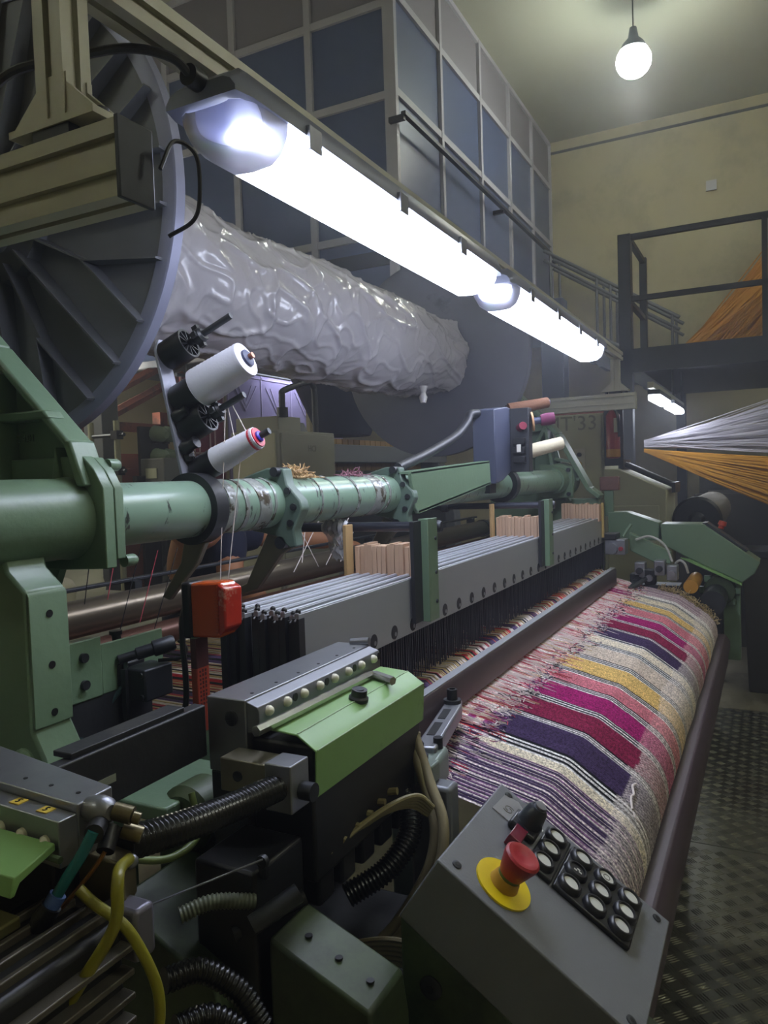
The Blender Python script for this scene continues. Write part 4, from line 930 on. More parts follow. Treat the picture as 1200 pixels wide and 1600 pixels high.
mb = MB(); mb.tube(smooth_path([(1.385,.226,.984),(1.41,.232,.995),(1.43,.23,.993),(1.452,.236,.999),(1.475,.233,.995)], 4), .0022, 6, 0); mb.tube(smooth_path([(1.38,.222,.98),(1.372,.22,.976),(1.377,.212,.965)], 3), .002, 6, 0)
tag(mb.build('white_thread', YM, ct))
# warp sheet running back through the heddles
mb = MB(); rw = random.Random(9)
for layer in range(2):
    x = 1.0
    while x < 3.34:
        k = noise.noise(V(x*11+3, 0, 0)); q = rw.random()
        if layer == 0: c = 'tan' if q < .35 else 'olive' if q < .5 else 'red' if q < .66 else 'pale' if q < .85 else 'gold'
        else: c = 'dpurple' if (k < -.15 and q < .6) else 'brightred' if (k > .2 and q < .45) else 'pale' if q < .45 else 'tan' if q < .7 else 'red' if q < .85 else 'black'
        z0 = 1.166+.005*layer; w = rw.gauss(0,.002)
        mb.tube([(x, .594, 1.123), (x+w, .65, z0-.004), (x, .86, z0), (x+w, 1.25, z0+.004), (x, 1.62, z0+.008)], .0017, 3, YI[c], False)
        x += .0052+rw.uniform(-.001,.001)
o = mb.build('warp_sheet', YM); tag(o, 'sheet of multicoloured warp yarns running under the heald frames', 'yarn', kind='stuff')
# lease yarns slanting up to the beam, visible behind the harness
mb = MB()
for i, (x0, z0, x1, z1) in enumerate(((.956,1.50,.93,1.38),(1.02,1.50,.985,1.38),(1.085,1.50,1.04,1.38),(1.15,1.49,1.055,1.285),(1.19,1.46,1.12,1.32),(1.25,1.46,1.16,1.30))):
    mb.tube([(x0,1.15,z0),(x1,1.14,z1)], .0009, 4, 4 if i % 2 else 2, False)
for i, (x0, z0, x1, z1) in enumerate(((1.60,1.50,1.47,1.38),(1.66,1.50,1.74,1.36),(1.80,1.50,1.62,1.36),(1.95,1.48,1.78,1.36),(1.72,1.50,1.66,1.38),(2.0,1.46,1.86,1.36))):
    mb.tube([(x0,1.12,z0),(x1,1.10,z1)], .0012, 4, 0, False)
tag(mb.build('leasing_yarns', YM), 'slanting red and white yarns crossing above the back roller', 'yarn', kind='stuff')

# ------------------------------------------------------------------ breast beam below the cloth
t = thing('breast_beam', 'dark brown steel breast beam under the cloth along the aisle', 'beam', (2.2, .2, 0))
BB = mat('dark_brown_enamel', '#40333a', .5, 0, .12, 6, stretch=(.3,3,3))
MB().prism([(.215,.895),(.170,.895),(.152,.868),(.152,.835),(.215,.835)], 'X', 1.0, 3.42).build('upper_bar', BB, t, .004)
MB().prism([(.215,.832),(.160,.832),(.160,.778),(.20,.778)], 'X', 1.0, 3.42).build('lower_bar', BB, t, .003)
MB().box(1.0, 3.42, .335, .38, 0, .80).build('skirt', BLACK, t); MB().box(1.0, 3.42, .20, .38, .782, .80).build('underside', BLACK, t)
MB().cyl((1.12,.245,.94), (3.36,.255,.93), .026, n=24).build('take_up_roller', DSTEEL, t)

# far end: covers, rollers, leg
def sc(p, f): return [(a*f, 1.6+(b-1.6)*f) for a, b in p]
f = 3.6/3.42
t = thing('far_end_cover', 'angular green sheet-metal cover at the far end of the cloth', 'cover', (3.65, .3, .75))
MB().prism(sc([(.64,1.409),(.56,1.409),(.425,1.361),(.426,1.284),(.546,1.288),(.64,1.29)], f), 'X', 3.6, 3.72).build('rear_panel', GREEN, t, .004)
MB().prism(sc([(.418,1.358),(.247,1.356),(.037,1.201),(.056,1.156),(.104,1.115),(.299,1.209),(.413,1.27)], f), 'X', 3.58, 3.74).build('front_panel', GREEN, t, .004)
MB().prism(sc([(.299,1.209),(.34,1.215),(.104,1.105),(.104,1.115)], f), 'X', 3.56, 3.60).build('lower_lip', GREENB, t, .001)
MB().prism(sc([(.255,1.360),(.235,1.362),(.08,1.245),(.09,1.24)], f), 'X', 3.60, 3.70).build('button_strip', DSTEEL, t, .002)
MB().lathe((3.64,.185*f,1.6+(1.335-1.6)*f), (3.64,.175*f,1.6+(1.365-1.6)*f), [(0,.012),(.4,.012),(.45,.018),(1,.016)], 18).build('stop_button', mat('orange_red_cap', '#c0442a', .4), t)
MB().box(3.62, 3.68, .118, .186, .74, 1.14).build('leg', GREEN, t, .004)
MB().cyl((3.36,.297,1.098), (3.62,.297,1.098), .029, n=28).build('ochre_roller', mat('ochre_varnish', '#b5822f', .4, 0, .15, 9, stretch=(.4,2,2)), t)
MB().cyl((3.38,.215,1.03), (3.62,.215,1.03), .05, n=28).build('grey_roller', DSTEEL, t)
for a in range(8):
    q = a*PI/4; MB().box(3.60, 3.625, .20+.07*math.cos(q)-.014, .20+.07*math.cos(q)+.014, 1.05+.07*math.sin(q)-.014, 1.05+.07*math.sin(q)+.014).build('gear_tooth', GREEN, t, .003)
MB().lathe((3.585,.20,1.05), (3.62,.20,1.05), [(0,.062),(1,.068)], 24).build('gear', SHADED_GREEN, t)
t = thing('sensor_pad', 'small rusty box on a green post beyond the harness', 'sensor', (3.62, .66, 1.40))
MB().box(3.6, 3.64, .622, .71, 1.50, 1.565).build('box', mat('rusty_box', '#73504a', .6, 0, .3, 30), t, .006); MB().box(3.61, 3.63, .65, .69, 1.38, 1.50).build('post', GREEN, t)
# far temple / weft cutter unit
t = thing('far_weft_unit', 'cluster of small steel weft grippers at the far end of the reed', 'gripper unit', (3.35, .5, 1.08))
MB().box(3.28, 3.36, .545, .63, 1.235, 1.30).build('block', STEEL, t, .003); MB().cyl((3.262,.60,1.262), (3.285,.60,1.262), .024).build('knob', STEEL, t); MB().cyl((3.265,.562,1.262), (3.285,.562,1.262), .009).build('red_knob', mat('red_plastic', '#8e2b38', .4), t)
MB().box(3.27, 3.37, .58, .64, 1.30, 1.325).build('top_block', BLACK, t, .003); MB().cyl((3.31,.56,1.31), (3.34,.53,1.36), .007).build('lever', GREEN, t)
MB().prism([(.55,1.32),(.38,1.235),(.38,1.185),(.44,1.185),(.55,1.24)], 'X', 3.42, 3.46).build('green_bracket', GREEN, t, .004)
for k, (y, z, m_) in enumerate(((.50,1.16,STEEL),(.46,1.13,BLACK),(.42,1.17,STEEL),(.37,1.15,STEEL),(.52,1.11,BLACK))):
    MB().box(3.36, 3.42, y-.022, y+.022, z-.03, z+.035).build('gripper_body', m_, t, .004); MB().cyl((3.34,y,z), (3.365,y,z), .014).build('gripper_cap', STEEL if k % 2 else DSTEEL, t)
MB().tube(smooth_path([(3.40,.52,1.29),(3.39,.46,1.305),(3.38,.40,1.27),(3.38,.37,1.20)]), .005, 8).build('white_tube', mat('white_tubing', '#b9b9b2', .4), t)
MB().tube(smooth_path([(3.40,.36,1.19),(3.38,.34,1.205),(3.38,.32,1.19),(3.4,.31,1.15)]), .005, 8).build('white_tube', mat('white_tubing', '#b9b9b2', .4), t)
MB().box(3.22, 3.34, .50, .53, 1.075, 1.11).build('temple_plate', DSTEEL, t, .004); MB().cyl((3.2,.52,1.10), (3.36,.47,1.13), .01).build('temple_rod', DSTEEL, t)
MB().box(3.36, 3.46, .34, .60, 1.06, 1.10).build('base', DSTEEL, t)
# ------------------------------------------------------------------ operator control panel
pn = thing('operator_console', 'grey sloping control panel with white buttons and red emergency stop', 'control panel', (.8, .2, .75))
A = V(0, .308, 1.204); B = V(0, .107, 1.071); U = (B-A).normalized(); Nn = V(0, U.z, -U.y); Nn = Nn if Nn.z > 0 else -Nn   # along slope (towards operator), outward normal
LEN = (B-A).length; X0, X1 = .694, .904
def PP(x, s, h=0): q = A+U*s+Nn*h; return V(x, q.y, q.z)
TH = .085
poly = [(p.y, p.z) for p in (A, B, B-Nn*TH, A-Nn*TH)]
MB().prism(poly, 'X', X0, X1).build('housing', PANELGREY, pn, .002)
for x, s in ((X0+.016,.018),(X1-.014,.016),(X0+.016,LEN-.016),(X1-.014,LEN-.016)):
    m_ = MB(); m_.lathe(PP(x,s,-.001), PP(x,s,.0016), [(0,.0052),(.8,.0052),(1,.004)], 16); q = m_.build('panel_screw', DSTEEL, pn)
    m_ = MB(); m_.lathe(PP(x,s,.0012), PP(x,s,.0019), [(0,.0024),(1,.0024)], 6); m_.build('hex_recess', BLACK, q)
# button matrix: 4 columns along the slope, 3 rows across
def onpanel(mb, x0, x1, s0, s1, h0, h1):
    vs = [PP(x,s,h) for h in (h0,h1) for (x,s) in ((x0,s0),(x1,s0),(x1,s1),(x0,s1))]
    return mb.add(vs, [(0,1,2,3),(7,6,5,4),(0,4,5,1),(1,5,6,2),(2,6,7,3),(3,7,4,0)])
WB = mat('milky_button', '#d3d3cc', .35, 0, .04, 40); BZ = mat('black_bezel', '#202126', .35, 0, .1, 30)
rows = [.871, .841, .811]; colsS = [.088, .124, .156, .188]
onpanel(MB(), .794, .888, .0735, .1065, 0, .006).build('button_base', BZ, pn, .002)
onpanel(MB(), .794, .888, .1085, .2045, 0, .006).build('button_base', BZ, pn, .002)
SYM = mat('engraved_mark', '#6d6c62', .5)
for ci, s in enumerate(colsS):
    for ri, x in enumerate(rows):
        m_ = MB(); m_.lathe(PP(x,s,.005), PP(x,s,.0125), [(0,.0148),(.55,.0142),(.85,.0128),(1,.0115),(1,.0098),(.55,.0096)], 28, cap=False); q = m_.build('bezel', BZ, pn)
        dark = (ci == 1 and ri == 1)
        m_ = MB(); m_.lathe(PP(x,s,.005), PP(x,s,.0105), [(0,.0098),(.8,.0098),(1,.0088)], 24); m_.build('lens', BZ if dark else WB, q)
        if dark:
            for dx, ds in ((-.002,-.003),(.002,0),(-.001,.003)): onpanel(MB(), x+dx-.0012, x+dx+.0012, s+ds-.001, s+ds+.003, .0105, .0109).build('mark', WB, q)
        if ci == 2 and ri == 0:
            m_ = MB(); m_.lathe(PP(x,s,.0105), PP(x,s,.0109), [(0,.0045),(1,.0045),(1,.0036),(0,.0036)], 20, cap=False); m_.build('mark', SYM, q)
# emergency stop
ES = (.738, .066)
MB().lathe(PP(*ES,0), PP(*ES,.0025), [(0,.032),(1,.032)], 48).build('yellow_disc', mat('safety_yellow', '#e0c400', .5, 0, .03, 20), pn)
MB().lathe(PP(*ES,.0025), PP(*ES,.013), [(0,.0165),(.5,.015),(1,.0135)], 32).build('yellow_collar', mat('worn_yellow', '#b98d2a', .5, 0, .1, 30), pn)
MB().lathe(PP(*ES,.012), PP(*ES,.018), [(0,.0125),(1,.0125)], 28).build('green_neck', mat('neck_green', '#5f6b35', .5), pn)
MB().lathe(PP(*ES,.017), PP(*ES,.043), [(0,.0135),(.1,.0145),(.75,.0195),(.92,.0198),(1,.0175),(1.0,.0120),(.975,.0110)], 36).build('red_mushroom', mat('stop_red', '#a3262e', .42, 0, .06, 30), pn)
# pilot lamp, key switch, pictogram plate
onpanel(MB(), .80, .830, .0425, .0585, 0, .014).build('red_pilot_lamp', mat('dark_red_lens', '#6f1a30', .2, 0, .3, 90, coat=.5), pn, .001)
onpanel(MB(), .832, .868, .034, .070, 0, .010).build('switch_base', BZ, pn, .003)
MB().lathe(PP(.856,.053,.010), PP(.856,.053,.034), [(0,.016),(.3,.0145),(.8,.0125),(1,.009)], 28).build('rotary_knob', mat('dark_grey_knob', '#33363d', .3, 0, .1, 30), pn)
MB().cyl(PP(.856,.053,.033), PP(.856,.053,.037), .007, n=20).build('knob_cap', STEEL, pn)
onpanel(MB(), .873, .877, .060, .072, 0, .0012).build('white_mark', WB, pn)
pl = [(.842,.010),(.884,.012),(.892,.030),(.880,.046),(.842,.036)]
vs = [PP(x,s,h) for h in (0,.0012) for x, s in pl]
MB().add(vs, [(0,1,2,3,4),(9,8,7,6,5)]+[(i,i+5,(i+1)%5+5,(i+1)%5) for i in range(5)]).build('pictogram_plate', mat('silver_plate', '#a5a6ac', .3, .5, .05, 30), pn)
mb = MB(); c = (.862,.026)
for s_ in (0, PI):
    pts = []
    for k in range(12): a = s_+k*.36; r = .0028+.00045*k; pts.append(PP(c[0]+r*math.cos(a), c[1]+r*math.sin(a), .0014))
    mb.tube(pts, .0006, 4)
mb.build('spiral_mark', SYM, pn)
# green bracket under the housing
br = thing('panel_bracket', 'dark green bracket plate with a bolt carrying the control panel', 'bracket', (.75, .3, .3))
P2 = A-Nn*TH
MB().prism([(P2.y+.002,P2.z),(P2.y+.002,.70),(.10,.70),(.10,.97),((B-Nn*TH).y,(B-Nn*TH).z-.002)], 'X', .700, .86).build('plate', SHADED_GREEN, br, .004)
MB().box(.72, .85, .12, .34, 0, .70).build('foot', SHADED_GREEN, br)
m_ = MB(); m_.lathe((.702,.322,1.06), (.6965,.322,1.06), [(0,.0125),(.7,.0125),(1,.010)], 24); q = m_.build('bolt', DSTEEL, br); MB().lathe((.6968,.322,1.06), (.696,.322,1.06), [(0,.005),(1,.005)], 6).build('hex_recess', BLACK, q)

# ------------------------------------------------------------------ weft selector with green cover and allen key
se = thing('weft_selector', 'machined steel weft selector with a row of white buttons by the harness', 'selector', (.85, .56, 1.2))
MB().box(.692, 1.0, .545, .602, 1.255, 1.345).build('block', STEEL, se, .0015)
MB().prism([(.545,1.343),(.529,1.338),(.527,1.333),(.527,1.309),(.545,1.306)], 'X', .694, .998).build('button_rail', STEEL, se, .001)
for k in range(8):
    x = .712+k*.0375; m_ = MB(); m_.lathe((x,.528,1.3295), (x,.520,1.3305), [(0,.0062),(.5,.006),(.85,.0042),(1,.001)], 16); m_.build('white_button', mat('cream_button', '#ddd8c4', .4), se)
    if k % 2: MB().cyl((x+.019,.5275,1.330), (x+.019,.5262,1.330), .0052, n=14).build('hole', BLACK, se)
for k in range(6):
    MB().cyl((.72+k*.05,.556,1.3445), (.72+k*.05,.556,1.3456), .0022, n=10).build('screw', BLACK, se)
MB().lathe((.693,.565,1.322), (.689,.565,1.322), [(0,.009),(.8,.009),(1,.007)], 18).build('end_screw', DSTEEL, se)
MB().box(.692, .99, .545, .60, 1.10, 1.255).build('lower_block', DSTEEL, se, .002)
MB().box(.70, .99, .46, .545, 1.14, 1.30).build('mechanism', BLACK, se, .004)
MB().cyl((.995,.575,1.347), (.998,.545,1.35), .006).build('end_pin', STEEL, se)
cv = thing('selector_cover', 'bright green chamfered cover over the weft selector', 'cover', (.84, .48, 1.24))
cvp = [(.520,1.317),(.474,1.314),(.449,1.298),(.452,1.244)]
inn = [(.454,1.244),(.4515,1.2972),(.475,1.3115),(.520,1.3145)]
MB().prism(cvp+inn, 'X', .692, .985).build('sheet', GREENB, cv, .001)
MB().prism([(.474,1.312),(.451,1.297),(.453,1.262),(.50,1.29),(.515,1.314)], 'X', .975, .985).build('end_web', GREENB, cv)
for y_, z_ in ((.4493,1.2985),(.4745,1.3142)): MB().cyl((.694,y_,z_), (.983,y_,z_), .0009, n=6).build('worn_edge', mat('worn_pale_paint', '#a9c09a', .5, 0, .3, 120), cv)
MB().lathe((.837,.476,1.312), (.8365,.473,1.327), [(0,.013),(.3,.013),(.45,.0105),(1,.010)], 24).build('knob', BLACK, cv); MB().cyl((.8366,.4732,1.3265), (.8364,.473,1.328), .006, n=16).build('knob_cap', DSTEEL, cv)
ky = MB().tube([(.662,.508,1.323),(.70,.507,1.3225),(.915,.503,1.3215),(.922,.501,1.3215),(.924,.496,1.3212),(.910,.462,1.3195)], .0062, 6).build('allen_key', mat('chromed_key', '#b6b7b2', .25, .8, .05, 30), flat=True)
tag(ky, 'chromed hexagon key lying along the bright green cover', 'tool')
# black carrier bar and the metal clamp block
t = thing('carrier_bar', 'black carrier bar leading from the green frame to the selector', 'bar', (.6, .61, 1.27))
MB().box(.45, .692, .604, .622, 1.272, 1.334).build('bar', BLACKP, t, .002)
MB().box(.50, .66, .608, .634, 1.334, 1.340).build('top_strip', BLACKP, t, .001)
MB().box(.52, .55, .6035, .6045, 1.295, 1.303).build('slot', mat('slot_light', '#8f9483', .5), t)
MB().prism([(.45,.604),(.45,.622),(.36,.70),(.36,.684)], 'Z', 1.272, 1.334).build('bent_end', BLACKP, t, .002)
t = thing('clamp_block', 'worn steel clamp block beneath the selector end', 'block', (.66, .5, 1.24))
MB().box(.655, .69, .485, .555, 1.252, 1.290).build('rear_block', mat('brassy_steel', '#8b8574', .4, .7, .15, 30), t, .0015)
MB().box(.645, .68, .452, .486, 1.245, 1.297).build('front_block', STEEL, t, .0015)
MB().lathe((.653,.53,1.272), (.656,.53,1.272), [(0,.006),(1,.006)], 14).build('hole', BLACK, t); MB().cyl((.665,.452,1.265), (.665,.436,1.265), .010, n=14).build('knurled_screw', DSTEEL, t)
MB().cyl((.665,.49,1.29), (.665,.49,1.2925), .003, n=10).build('pin', BLACK, t)
# ------------------------------------------------------------------ orange signal lamp on its post
t = thing('signal_lamp', 'orange-red signal lamp on a striped post by the heald frames', 'signal lamp', (.84, .72, 1.1))
ORG_L = mat('orange_lens', '#d8561a', .22, 0, .12, 25, trans=.25, coat=.4); REDL = mat('red_lens', '#b32a18', .25, 0, .25, 18, .4, 60, coat=.4, dirt='#c9a08c', dscale=14, dlo=.56, dhi=.66)
MB().box(.838, .872, .752, .770, 1.372, 1.455).build('back_shell', BLACK, t, .004)
MB().prism([(.752,1.374),(.700,1.377),(.692,1.390),(.690,1.450),(.698,1.458),(.752,1.454)], 'X', .838, .873).build('orange_lens', ORG_L, t, .004)
MB().prism([(.7,1.38),(.687,1.392),(.685,1.448),(.7,1.456)], 'X', .836, .875).build('red_lens', REDL, t, .003)
for k in range(14): MB().box(.8355, .8375, .700, .706, 1.382+k*.0052, 1.385+k*.0052).build('lens_rib', ORG_L, t)
MB().box(.835, .86, .742, .752, 1.10, 1.375).build('post', GREEN, t, .001)
STK = mat('red_sticker', '#a8432f', .6, 0, .1, 30); STKD = mat('dark_red_sticker', '#4b2428', .6, 0, .1, 30)
MB().box(.8342, .835, .742, .752, 1.33, 1.374).build('dark_sticker', STKD, t); MB().box(.8342, .835, .742, .752, 1.235, 1.33).build('red_sticker', STK, t)
MB().box(.835, .86, .7412, .742, 1.33, 1.374).build('dark_sticker', STKD, t); MB().box(.835, .86, .7412, .742, 1.235, 1.33).build('red_sticker', STK, t)
for k in range(3):
    mb = MB()
    for i in range(9): mb.box(.839+k*.006, .842+k*.006, .7408, .7412, 1.275+i*.006, 1.278+i*.006+(i*k % 3)*.0008)
    mb.build('sticker_print', STKD, t)
MB().tube(smooth_path([(.88,.785,1.43),(.865,.792,1.40),(.86,.790,1.36),(.86,.787,1.31),(.865,.795,1.26),(.86,.815,1.23)]), .0045, 8).build('cable', BLACK, t)
MB().box(.82, .90, .68, .78, 1.05, 1.115).build('base', GREEN, t, .004); MB().box(.84,.86,.74,.755,.0,1.06).build('stand', DARKF, t)
# ------------------------------------------------------------------ valve block on a dark green angle at the side frame
t = thing('valve_bracket', 'dark green folded bracket bolted to the near side frame', 'bracket', (.85, .92, 1.28))
MB().box(.735, .80, .895, .90, 1.285, 1.375).build('flat', GREEN, t, .002); MB().box(.80, .93, .897, .902, 1.285, 1.362).build('wing', GREEN, t, .002)
for z in (1.35, 1.31): MB().cyl((.765,.895,z), (.765,.889,z), .007, n=14).build('bolt', DSTEEL, t)
MB().box(.735, .90, .897, .915, 1.15, 1.285).build('web', BLACKP, t)
t = thing('valve_block', 'dark metal valve block with fittings hanging over the warp', 'valve', (.9, .86, 1.25))
MB().box(.835, .895, .845, .892, 1.268, 1.318).build('body', DSTEEL, t, .003)
for y, z in ((.852,1.276),(.885,1.276),(.852,1.310),(.885,1.310)): MB().cyl((.8352,y,z), (.832,y,z), .0045, n=10).build('screw', BLACK, t)
MB().box(.83, .885, .892, .935, 1.29, 1.325).build('rear_body', BLACK, t, .004)
MB().lathe((.83,.893,1.332), (.895,.838,1.350), [(0,.007),(.3,.007),(.32,.010),(.6,.010),(.62,.013),(.95,.013),(1,.010)], 16).build('fitting', DSTEEL, t)
MB().cyl((.845,.905,1.32), (.843,.91,1.372), .007, n=12).build('stem', BLACK, t); MB().cyl((.843,.91,1.368), (.843,.91,1.374), .010, n=14).build('stem_head', BLACK, t)
MB().tube(smooth_path([(.84,.89,1.33),(.835,.885,1.30),(.82,.90,1.27),(.79,.905,1.245),(.755,.90,1.232),(.73,.895,1.235)]), .004, 8).build('air_hose', mat('dark_teal_hose', '#33494a', .4), t)
MB().tube(smooth_path([(.90,.835,1.352),(.905,.825,1.34),(.90,.83,1.325),(.88,.86,1.322)]), .003, 8).build('pig_tail', BLACK, t)
MB().prism([(.878,1.318),(.888,1.318),(.888,1.255),(.883,1.225),(.879,1.255)], 'X', .828, .834).build('hook', DSTEEL, t)

# ------------------------------------------------------------------ yarn cone rack on the tube
t = thing('cone_rack', 'grey leaning plate with empty black cone holders clamped to the green tube', 'rack', (.98, .9, 1.48))
PLT = mat('rack_plate_grey', '#8b8c97', .5, .2, .1, 20, dirt='#5b5c66', dscale=14, dlo=.55, dhi=.7)
up = V(0, .16, .987).normalized(); wx = V(1,0,0); nn = wx.cross(up); 
base = V(.985,.872,1.60)
def pl_pt(x, h, n_=0): return base+wx*x+up*h-nn*n_ if nn.y > 0 else base+wx*x+up*h+nn*n_
vs = [pl_pt(x,h,n_) for n_ in (0,.006) for x, h in ((-.018,-.05),(.028,-.05),(.016,.05),(.003,.16),(-.008,.243),(-.024,.243),(-.034,.225))]
k = 7; MB().add(vs, [tuple(range(k)), tuple(range(2*k-1,k-1,-1))]+[(i,i+k,(i+1)%k+k,(i+1)%k) for i in range(k)]).build('plate', PLT, t, .001)
MB().lathe((.955,TY,TZ), (.985,TY,TZ), [(0,TR-.001),(0,TR+.013),(1,TR+.013),(1,TR-.001)], 40, cap=False).build('ring_clamp', BLACKP, t)
MB().prism([(TY+.02,TZ-.05),(TY-.025,TZ-.055),(TY-.005,TZ-.09),(TY+.06,TZ-.155),(TY+.075,TZ-.15),(TY+.03,TZ-.09)], 'X', .962, .974).build('lower_arm', FORK, t, .002)
pd = V(.10,-.90,.40).normalized()
def holder(h, x, plen, collar, r=.026):
    b = pl_pt(x,h,.006); e = b+pd*.05
    q = MB().lathe(b, e, [(0,r*.86),(.1,r),(1,r),(1,r*.86),(.55,r*.80)], 28, cap=False).build('cup', BLACK, t)
    for i in range(10):
        a = 2*PI*i/10; u = pd.orthogonal().normalized(); w = pd.cross(u); dd = u*math.cos(a)+w*math.sin(a)
        MB().obox(b+pd*.043+dd*r*.5, (r*.8,.0018,.014), dd, pd.cross(dd), pd).build('fin', BLACKP, q)
    MB().cyl(b, b+pd*plen, .0055, n=14).build('pin', DSTEEL, t)
    if collar:
        MB().lathe(b+pd*collar, b+pd*(collar+.02), [(0,.010),(.2,.013),(.8,.013),(1,.009)], 12).build('collar', BLACK, t)
        for i in range(4):
            a = PI/4+i*PI/2; u = pd.orthogonal().normalized(); w = pd.cross(u); dd = u*math.cos(a)+w*math.sin(a)
            MB().obox(b+pd*(collar+.010)+dd*.015, (.008,.008,.010), dd, pd.cross(dd), pd).build('collar_lug', BLACK, t)
    return b
h1 = holder(.213, -.012, .140, .062); h2 = holder(.138, -.004, .03, 0); h3 = holder(.090, .004, .128, .060); h4 = holder(.016, .012, .03, 0, .023)
for h, x in ((.110,-.016),(.056,-.010),(-.012,.0)):
    p = pl_pt(x,h,.006); MB().lathe(p, p+pd*.03, [(0,.011),(.3,.013),(.6,.009),(1,.011)], 10).build('knob', BLACK, t)
    q = p+V(.006,-.006,-.012); MB().sphere(q, .011, 8).build('clip', BLACK, t)
cone('yarn_cone', 'large white yarn cone on the leaning rack above the green tube', h2+pd*.048, h2+pd*.150, .0335, .029, YW, CORE, None, 'white yarn cones on the rack')
MB().cyl(h2+pd*.1, h2+pd*.163, .005, n=12).build('pin', mat('copper_pin', '#a4705a', .4, .6), t)
cone('yarn_cone', 'slim white yarn cone with a red rim on the leaning rack', h4+pd*.046, h4+pd*.135, .0235, .0185, YW, mat('blue_core', '#3a3ab0', .4), mat('red_rim', '#c23040', .4), 'white yarn cones on the rack')
MB().cyl(h4+pd*.1, h4+pd*.158, .0055, n=12).build('pin', DSTEEL, t)
mb = MB()
for a, b in ((h3+pd*.088, (.955,.80,1.35)), (h4+pd*.10, (.965,.80,1.35)), (h3+pd*.092, h4+pd*.09), (h3+pd*.10, h4+pd*.12)): mb.tube([V(a), V(b)], .0008, 4, cap=False)
tag(mb.build('white_threads', YM[0]), 'white threads dropping from the yarn cones down past the green tube', 'yarn', kind='stuff')

# ------------------------------------------------------------------ near corner: second selector, hoses, motor
t = thing('near_selector', 'steel selector block with yellow number tags at the lower left corner', 'selector', (.45, .7, 1.2))
MB().prism([(.412,.497),(.450,.499),(.482,.70),(.50,1.0),(.44,1.0),(.424,.70)], 'Z', 1.298, 1.345).build('block', STEEL, t, .0012)
MB().prism([(.394,.498),(.4115,.497),(.4235,.70),(.44,1.0),(.42,1.0),(.404,.70)], 'Z', 1.300, 1.338).build('button_rail', STEEL, t, .001)
for k, y in enumerate((.514, .543, .572, .601)): MB().lathe((.396+.0008*k,y,1.319), (.389+.0008*k,y,1.319), [(0,.0056),(.5,.0054),(1,.002)], 16).build('white_button', mat('cream_button', '#ddd8c4', .4), t)
for y in (.515, .55, .585): MB().cyl((.428+.05*(y-.5),y,1.3445), (.428+.05*(y-.5),y,1.3456), .002, n=10).build('screw', BLACK, t)
TAG = mat('yellow_tag', '#d3b544', .6)
for y in (.526, .562):
    x = .399+.06*(y-.5); q = MB().box(x, x+.010, y-.006, y+.006, 1.338, 1.3388).build('number_tag', TAG, t)
    text_mesh('5', 'numeral', BLACK, q, (x+.005, y, 1.3391), (0,-1,0), (1,0,0), .009, .0002)
MB().prism([(.355,1.312),(.392,1.322),(.392,1.316),(.36,1.306),(.355,1.298),(.351,1.298)], 'Y', .50, 1.0).build('green_cover', GREENB, t, .001)
MB().cyl((.388,.49,1.312), (.40,1.0,1.312), .0028, n=8).build('rod', SHADED_GREEN, t)
MB().box(.40, .445, .515, .95, 1.10, 1.298).build('lower_body', BLACKP, t, .002)
FIT = mat('tarnished_brass', '#7d7458', .35, .7, .2, 30)
t = thing('air_manifold', 'tarnished fittings with hoses at the end of the near selector', 'fitting', (.43, .47, 1.25))
MB().lathe((.425,.498,1.337), (.425,.474,1.337), [(0,.010),(.5,.012),(.8,.011),(1,.006)], 18).build('elbow', STEEL, t)
MB().cyl((.430,.476,1.336), (.436,.462,1.332), .0075, n=12).build('nut', FIT, t); MB().cyl((.436,.462,1.331), (.439,.457,1.329), .005, n=12).build('nut', FIT, t)
MB().cyl((.437,.475,1.318), (.445,.462,1.312), .007, n=12).build('nut', FIT, t)
MB().cyl((.418,.480,1.330), (.400,.466,1.336-.004), .0075, n=14).build('coupling', BLACK, t); MB().cyl((.425,.474,1.325), (.411,.467,1.313), .007, n=14).build('coupling', BLACK, t)
MB().prism([(.42,.458),(.445,.47),(.445,.52),(.42,.51)], 'Z', 1.262, 1.30).build('body', FIT, t, .002)
MB().sphere((.432,.462,1.296), .006, 10).build('ferrule', STEEL, t)
t = thing('teal_hose', 'translucent teal air hose slanting down at the lower left', 'hose', (.39, .48, 1.26))
MB().tube(smooth_path([(.401,.467,1.334),(.395,.474,1.317),(.388,.484,1.299),(.383,.492,1.284)]), .0046, 12).build('tube', mat('teal_plastic', '#2f7d80', .2, 0, .1, 20, trans=.2), t)
MB().lathe((.3845,.4905,1.287), (.381,.494,1.279), [(0,.0066),(1,.0066)], 14).build('blue_ring', mat('blue_ring', '#4a67a8', .4), t)
MB().lathe((.381,.494,1.279), (.374,.503,1.262), [(0,.008),(.6,.009),(1,.007)], 12).build('connector', BLACK, t)
tag(MB().tube(smooth_path([(.411,.467,1.313),(.405,.474,1.30),(.398,.486,1.284),(.392,.497,1.270)]), .0018, 8).build('copper_pipe', mat('copper', '#a0703c', .3, .8)), 'thin copper pipe beside the teal hose', 'pipe')
